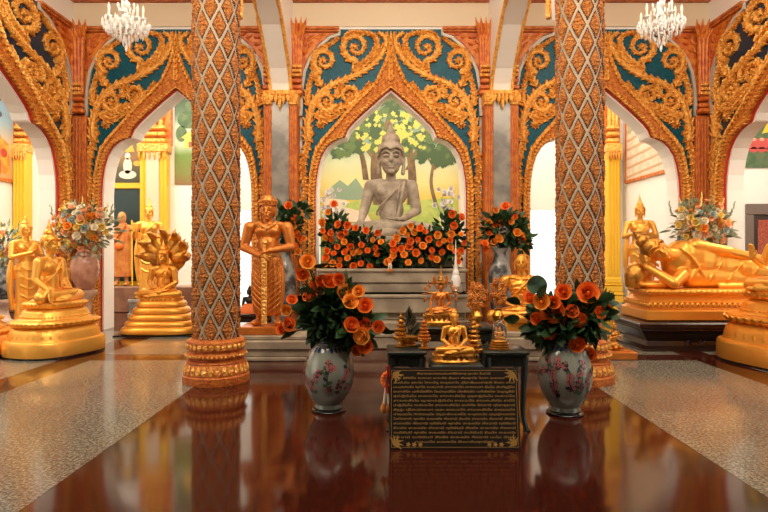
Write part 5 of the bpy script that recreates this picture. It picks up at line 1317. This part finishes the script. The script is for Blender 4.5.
for _ in range(70):
    x = r5.uniform(334, 448); yb = 96+abs(x-391)*.62; y = r5.uniform(92, 158-max(0, 22-abs(x-391))*.6)
    if y > yb-6: fd.append(blob(x, y, r5.uniform(4, 8)))
for _ in range(26): fd.append(blob(r5.uniform(418, 456), r5.uniform(146, 164), r5.uniform(3, 6)))
for _ in range(100): fm.append(blob(r5.uniform(336, 450), r5.uniform(94, 160), r5.uniform(2, 4)))
for _ in range(90):
    x = r5.choice((r5.uniform(350, 372), r5.uniform(398, 425), r5.uniform(375, 405))); fl.append(blob(x, r5.uniform(112, 150), r5.uniform(1.3, 3)))
paint('painted_dark_leaves', fd, pm('mural_dark_leaf', (.045,.085,.03)), .005); paint('painted_mid_leaves', fm, pm('mural_mid_leaf', (.09,.14,.04)), .006); paint('painted_light_leaves', fl, pm('mural_light_leaf', (.48,.46,.09)), .007)
# framed panels beyond the left arch
e = empty('devotional_mural', (-6.3, YF, 0), 0, 'mural of a white seated figure above the dark panel', 'mural')
b = MB(); b.box(-.85, .26, -.03, -.01, 3.18, 4.35); b = b.build('painted_field', ramp_mat('dusk_paint', [(0,(.03,.035,.02)),(.35,(.10,.09,.05)),(.6,(.30,.16,.05)),(1,(.10,.12,.10))]), e, smooth=False)
def art(parent, name, polys, m_, d=.004):
    mb = MB()
    for pl in polys: mb.prism(pl, -.032-d, -.028)
    return mb.build(name, m_, parent, smooth=False)
def ov(cx, cz, rx, rz, n=18): return [(cx+rx*math.cos(2*PI*k/n), cz+rz*math.sin(2*PI*k/n)) for k in range(n)]
art(b, 'painted_white_figure', [ov(-.12, 3.38, .22, .11), ov(-.12, 3.60, .11, .20), ov(-.12, 3.84, .07, .09)], pm('mural_white', (.75,.70,.58)))
art(b, 'painted_gold_shrine', [[(-.35,3.95),(.05,3.95),(.0,4.1),(-.12,4.3),(-.26,4.1)], ov(-.45, 3.62, .1, .08), ov(.12, 3.66, .1, .07)], pm('mural_gold', (.70,.42,.06)), .003)
e = empty('dark_niche_panel', (-6.3, YF, 0), 0, 'dark teal framed panel behind the ochre monk', 'panel')
mb = MB(); mb.box(-.85, .26, -.03, -.01, .70, 3.05); mb.build('teal_panel', mat('dark_teal_paint', (.012, .035, .04), .4), e, smooth=False)
mb = MB(); mb.box(-.92, .30, -.07, 0, .60, .72, b=.01); mb.box(-.92, .30, -.07, 0, 3.03, 3.17, b=.01); mb.box(-.92, -.83, -.07, 0, .72, 3.03, b=.01); mb.box(.23, .30, -.07, 0, .72, 3.03, b=.01); mb.build('yellow_frame', M['yellow'], e)
e = empty('temple_mural', (-4.7, YF, 0), 0, 'mural of a yellow temple in green trees left of the column', 'mural')
mb = MB(); mb.box(-.55, .60, -.03, -.01, 3.14, 5.35); b = mb.build('painted_field', ramp_mat('temple_paint', [(0,(.28,.10,.05)),(.18,(.20,.22,.05)),(.38,(.16,.26,.05)),(.5,(.45,.55,.35)),(.7,(.40,.50,.36)),(.85,(.10,.16,.09)),(1,(.05,.09,.05))]), e, smooth=False)
art(b, 'painted_temple', [[(-.30,4.05),(.35,4.05),(.35,4.28),(.42,4.30),(.25,4.45),(-.20,4.45),(-.38,4.30),(-.30,4.28)], [(.25,4.5),(.55,4.5),(.50,4.9),(.42,5.05),(.34,4.8)]], pm('mural_temple', (.85,.55,.10)))
art(b, 'painted_doors', [rect(-.2,-.1,4.06,4.2), rect(.0,.1,4.06,4.2), rect(.18,.26,4.06,4.2)], pm('mural_door', (.35,.12,.06)), .006)
art(b, 'painted_tree', [ov(-.2, 4.75, .28, .22), ov(-.38, 4.4, .14, .2), ov(.1, 5.1, .4, .18)], pm('mural_tree', (.06,.12,.05), (.12,.18,.08)), .002)
# side-wall murals
def side_mural(name, X, y0, y1, z0, z1, base, items, label, sgn):
    e = empty(name, (X, (y0+y1)/2, 0), 0, label, 'mural'); h = (y1-y0)/2
    mb = MB(); mb.box(min(0, sgn*.03), max(0, sgn*.03), -h, h, z0, z1); b = mb.build('painted_field', base, e, smooth=False)
    for i, (nm, polys, m_) in enumerate(items):
        mb = MB()
        for pl in polys: mb.prism([(u*h, z0+(z1-z0)*v) for u, v in pl], 0, .004+.002*i)
        x0 = .03; mb.v = [(sgn*(x0+y), x, z) for x, y, z in mb.v]; mb.build(nm, m_, b, smooth=False)
    mb = MB()
    for (a0, a1, c0, c1) in ((-h, h, z0-.07, z0), (-h, h, z1, z1+.07), (-h-.06, -h, z0-.07, z1+.07), (h, h+.06, z0-.07, z1+.07)): mb.box(min(0, sgn*.05), max(0, sgn*.05), a0, a1, c0, c1)
    mb.build('orange_frame', M['orangepaint'], e, smooth=False)
items = [('painted_gold_palace', [[(-.9,.05),(.9,.05),(.85,.35),(.5,.42),(.3,.55),(.0,.38),(-.4,.5),(-.6,.36),(-.9,.3)]], pm('mural_ochre', (.75,.38,.05), (.60,.20,.03))), ('painted_figures', [ov(u, v, .10, .045) for u, v in ((-.7,.2),(-.35,.15),(0,.24),(.35,.18),(.7,.25),(.5,.4),(.1,.33),(-.5,.32))]+[ov(u, v, .06, .09) for u, v in ((-.6,.12),(-.2,.1),(.2,.12),(.55,.1))], pm('mural_red_cloth', (.45,.05,.03))), ('painted_smoke', [ov(.3, .62, .35, .05), ov(.0, .72, .3, .05), ov(.45, .8, .25, .06)], pm('mural_smoke', (.06,.07,.09)))]
side_mural('palace_mural', XFL, 12.3, 14.75, 3.22, 5.65, ramp_mat('palace_sky', [(0,(.55,.30,.10)),(.4,(.60,.45,.25)),(.6,(.22,.34,.42)),(1,(.12,.24,.38))]), items, 'blue and gold palace mural beyond the left side arch', 1)
items = [('painted_steps', [[(-1, .08+k*.1), (1, .02+k*.1), (1, .045+k*.1), (-1, .105+k*.1)] for k in range(8)], pm('mural_step', (.58,.36,.20))), ('painted_gold_flowers', [ov(-.35,.62,.10,.06), ov(-.1,.5,.12,.05)], pm('mural_yellow', (.85,.62,.05))), ('painted_green', [ov(.6,.85,.3,.12), ov(.85,.7,.1,.2)], pm('mural_soft_green', (.40,.48,.30)))]
side_mural('stairway_mural', XR-.10, 12.1, 14.7, 3.20, 5.4, pm('mural_pale', (.74,.62,.48), (.66,.52,.38)), items, 'pale stairway mural on the wall beyond the right arch', -1)
# mural and doorway beyond the right side arch
e = empty('garden_mural', (9.9, YF, 0), 0, 'green and red garden mural beyond the right side arch', 'mural')
mb = MB(); mb.box(-1.0, 1.2, -.03, -.01, 3.55, 5.1); b = mb.build('painted_field', pm('mural_dark_green', (.06,.12,.05), (.12,.16,.08)), e, smooth=False)
art(b, 'painted_red_canopy', [[(-1,4.02),(1.2,4.02),(1.2,4.28),(-1,4.28)]]+[ov(-.9+k*.2, 4.0, .1, .07) for k in range(10)], pm('mural_crimson', (.55,.08,.07)))
art(b, 'painted_gold_rays', [[(-.9+k*.4,4.4),(-.7+k*.4,4.45),(-.5+k*.4,4.9),(-.75+k*.4,4.7)] for k in range(5)], pm('mural_sun', (.85,.55,.05)), .005)
art(b, 'painted_canopy_trim', [ov(-.9+k*.2, 4.26, .06, .04) for k in range(10)], pm('mural_pink', (.75,.35,.25)), .007)
e = empty('carved_door', (9.75, YF, 0), 0, 'dark-framed carved red door beyond the right side arch', 'door')
mb = MB(); mb.box(-.75, .9, -.10, 0, 2.38, 2.65, b=.01); mb.box(-.75, -.58, -.10, 0, 0, 2.38, b=.01); mb.box(.73, .9, -.10, 0, 0, 2.38, b=.01); mb.build('frame', mat('grey_brown_stone', (.17,.12,.10), .5), e)
for x0, x1 in ((-.57, .06), (.09, .72)):
    mb = MB(); mb.box(x0, x1, -.06, -.01, 0, 2.37, b=.01); l = mb.build('door_leaf', M['darkwood'], e)
    mb = MB(); mb.box(x0+.10, x1-.10, -.075, -.05, .15, 2.25, b=.005); mb.build('red_carved_panel', mat('crimson_relief', (.30,.03,.02), .5, col2=(.45,.12,.06), nscale=25, bump=.5, bscale=25), l)
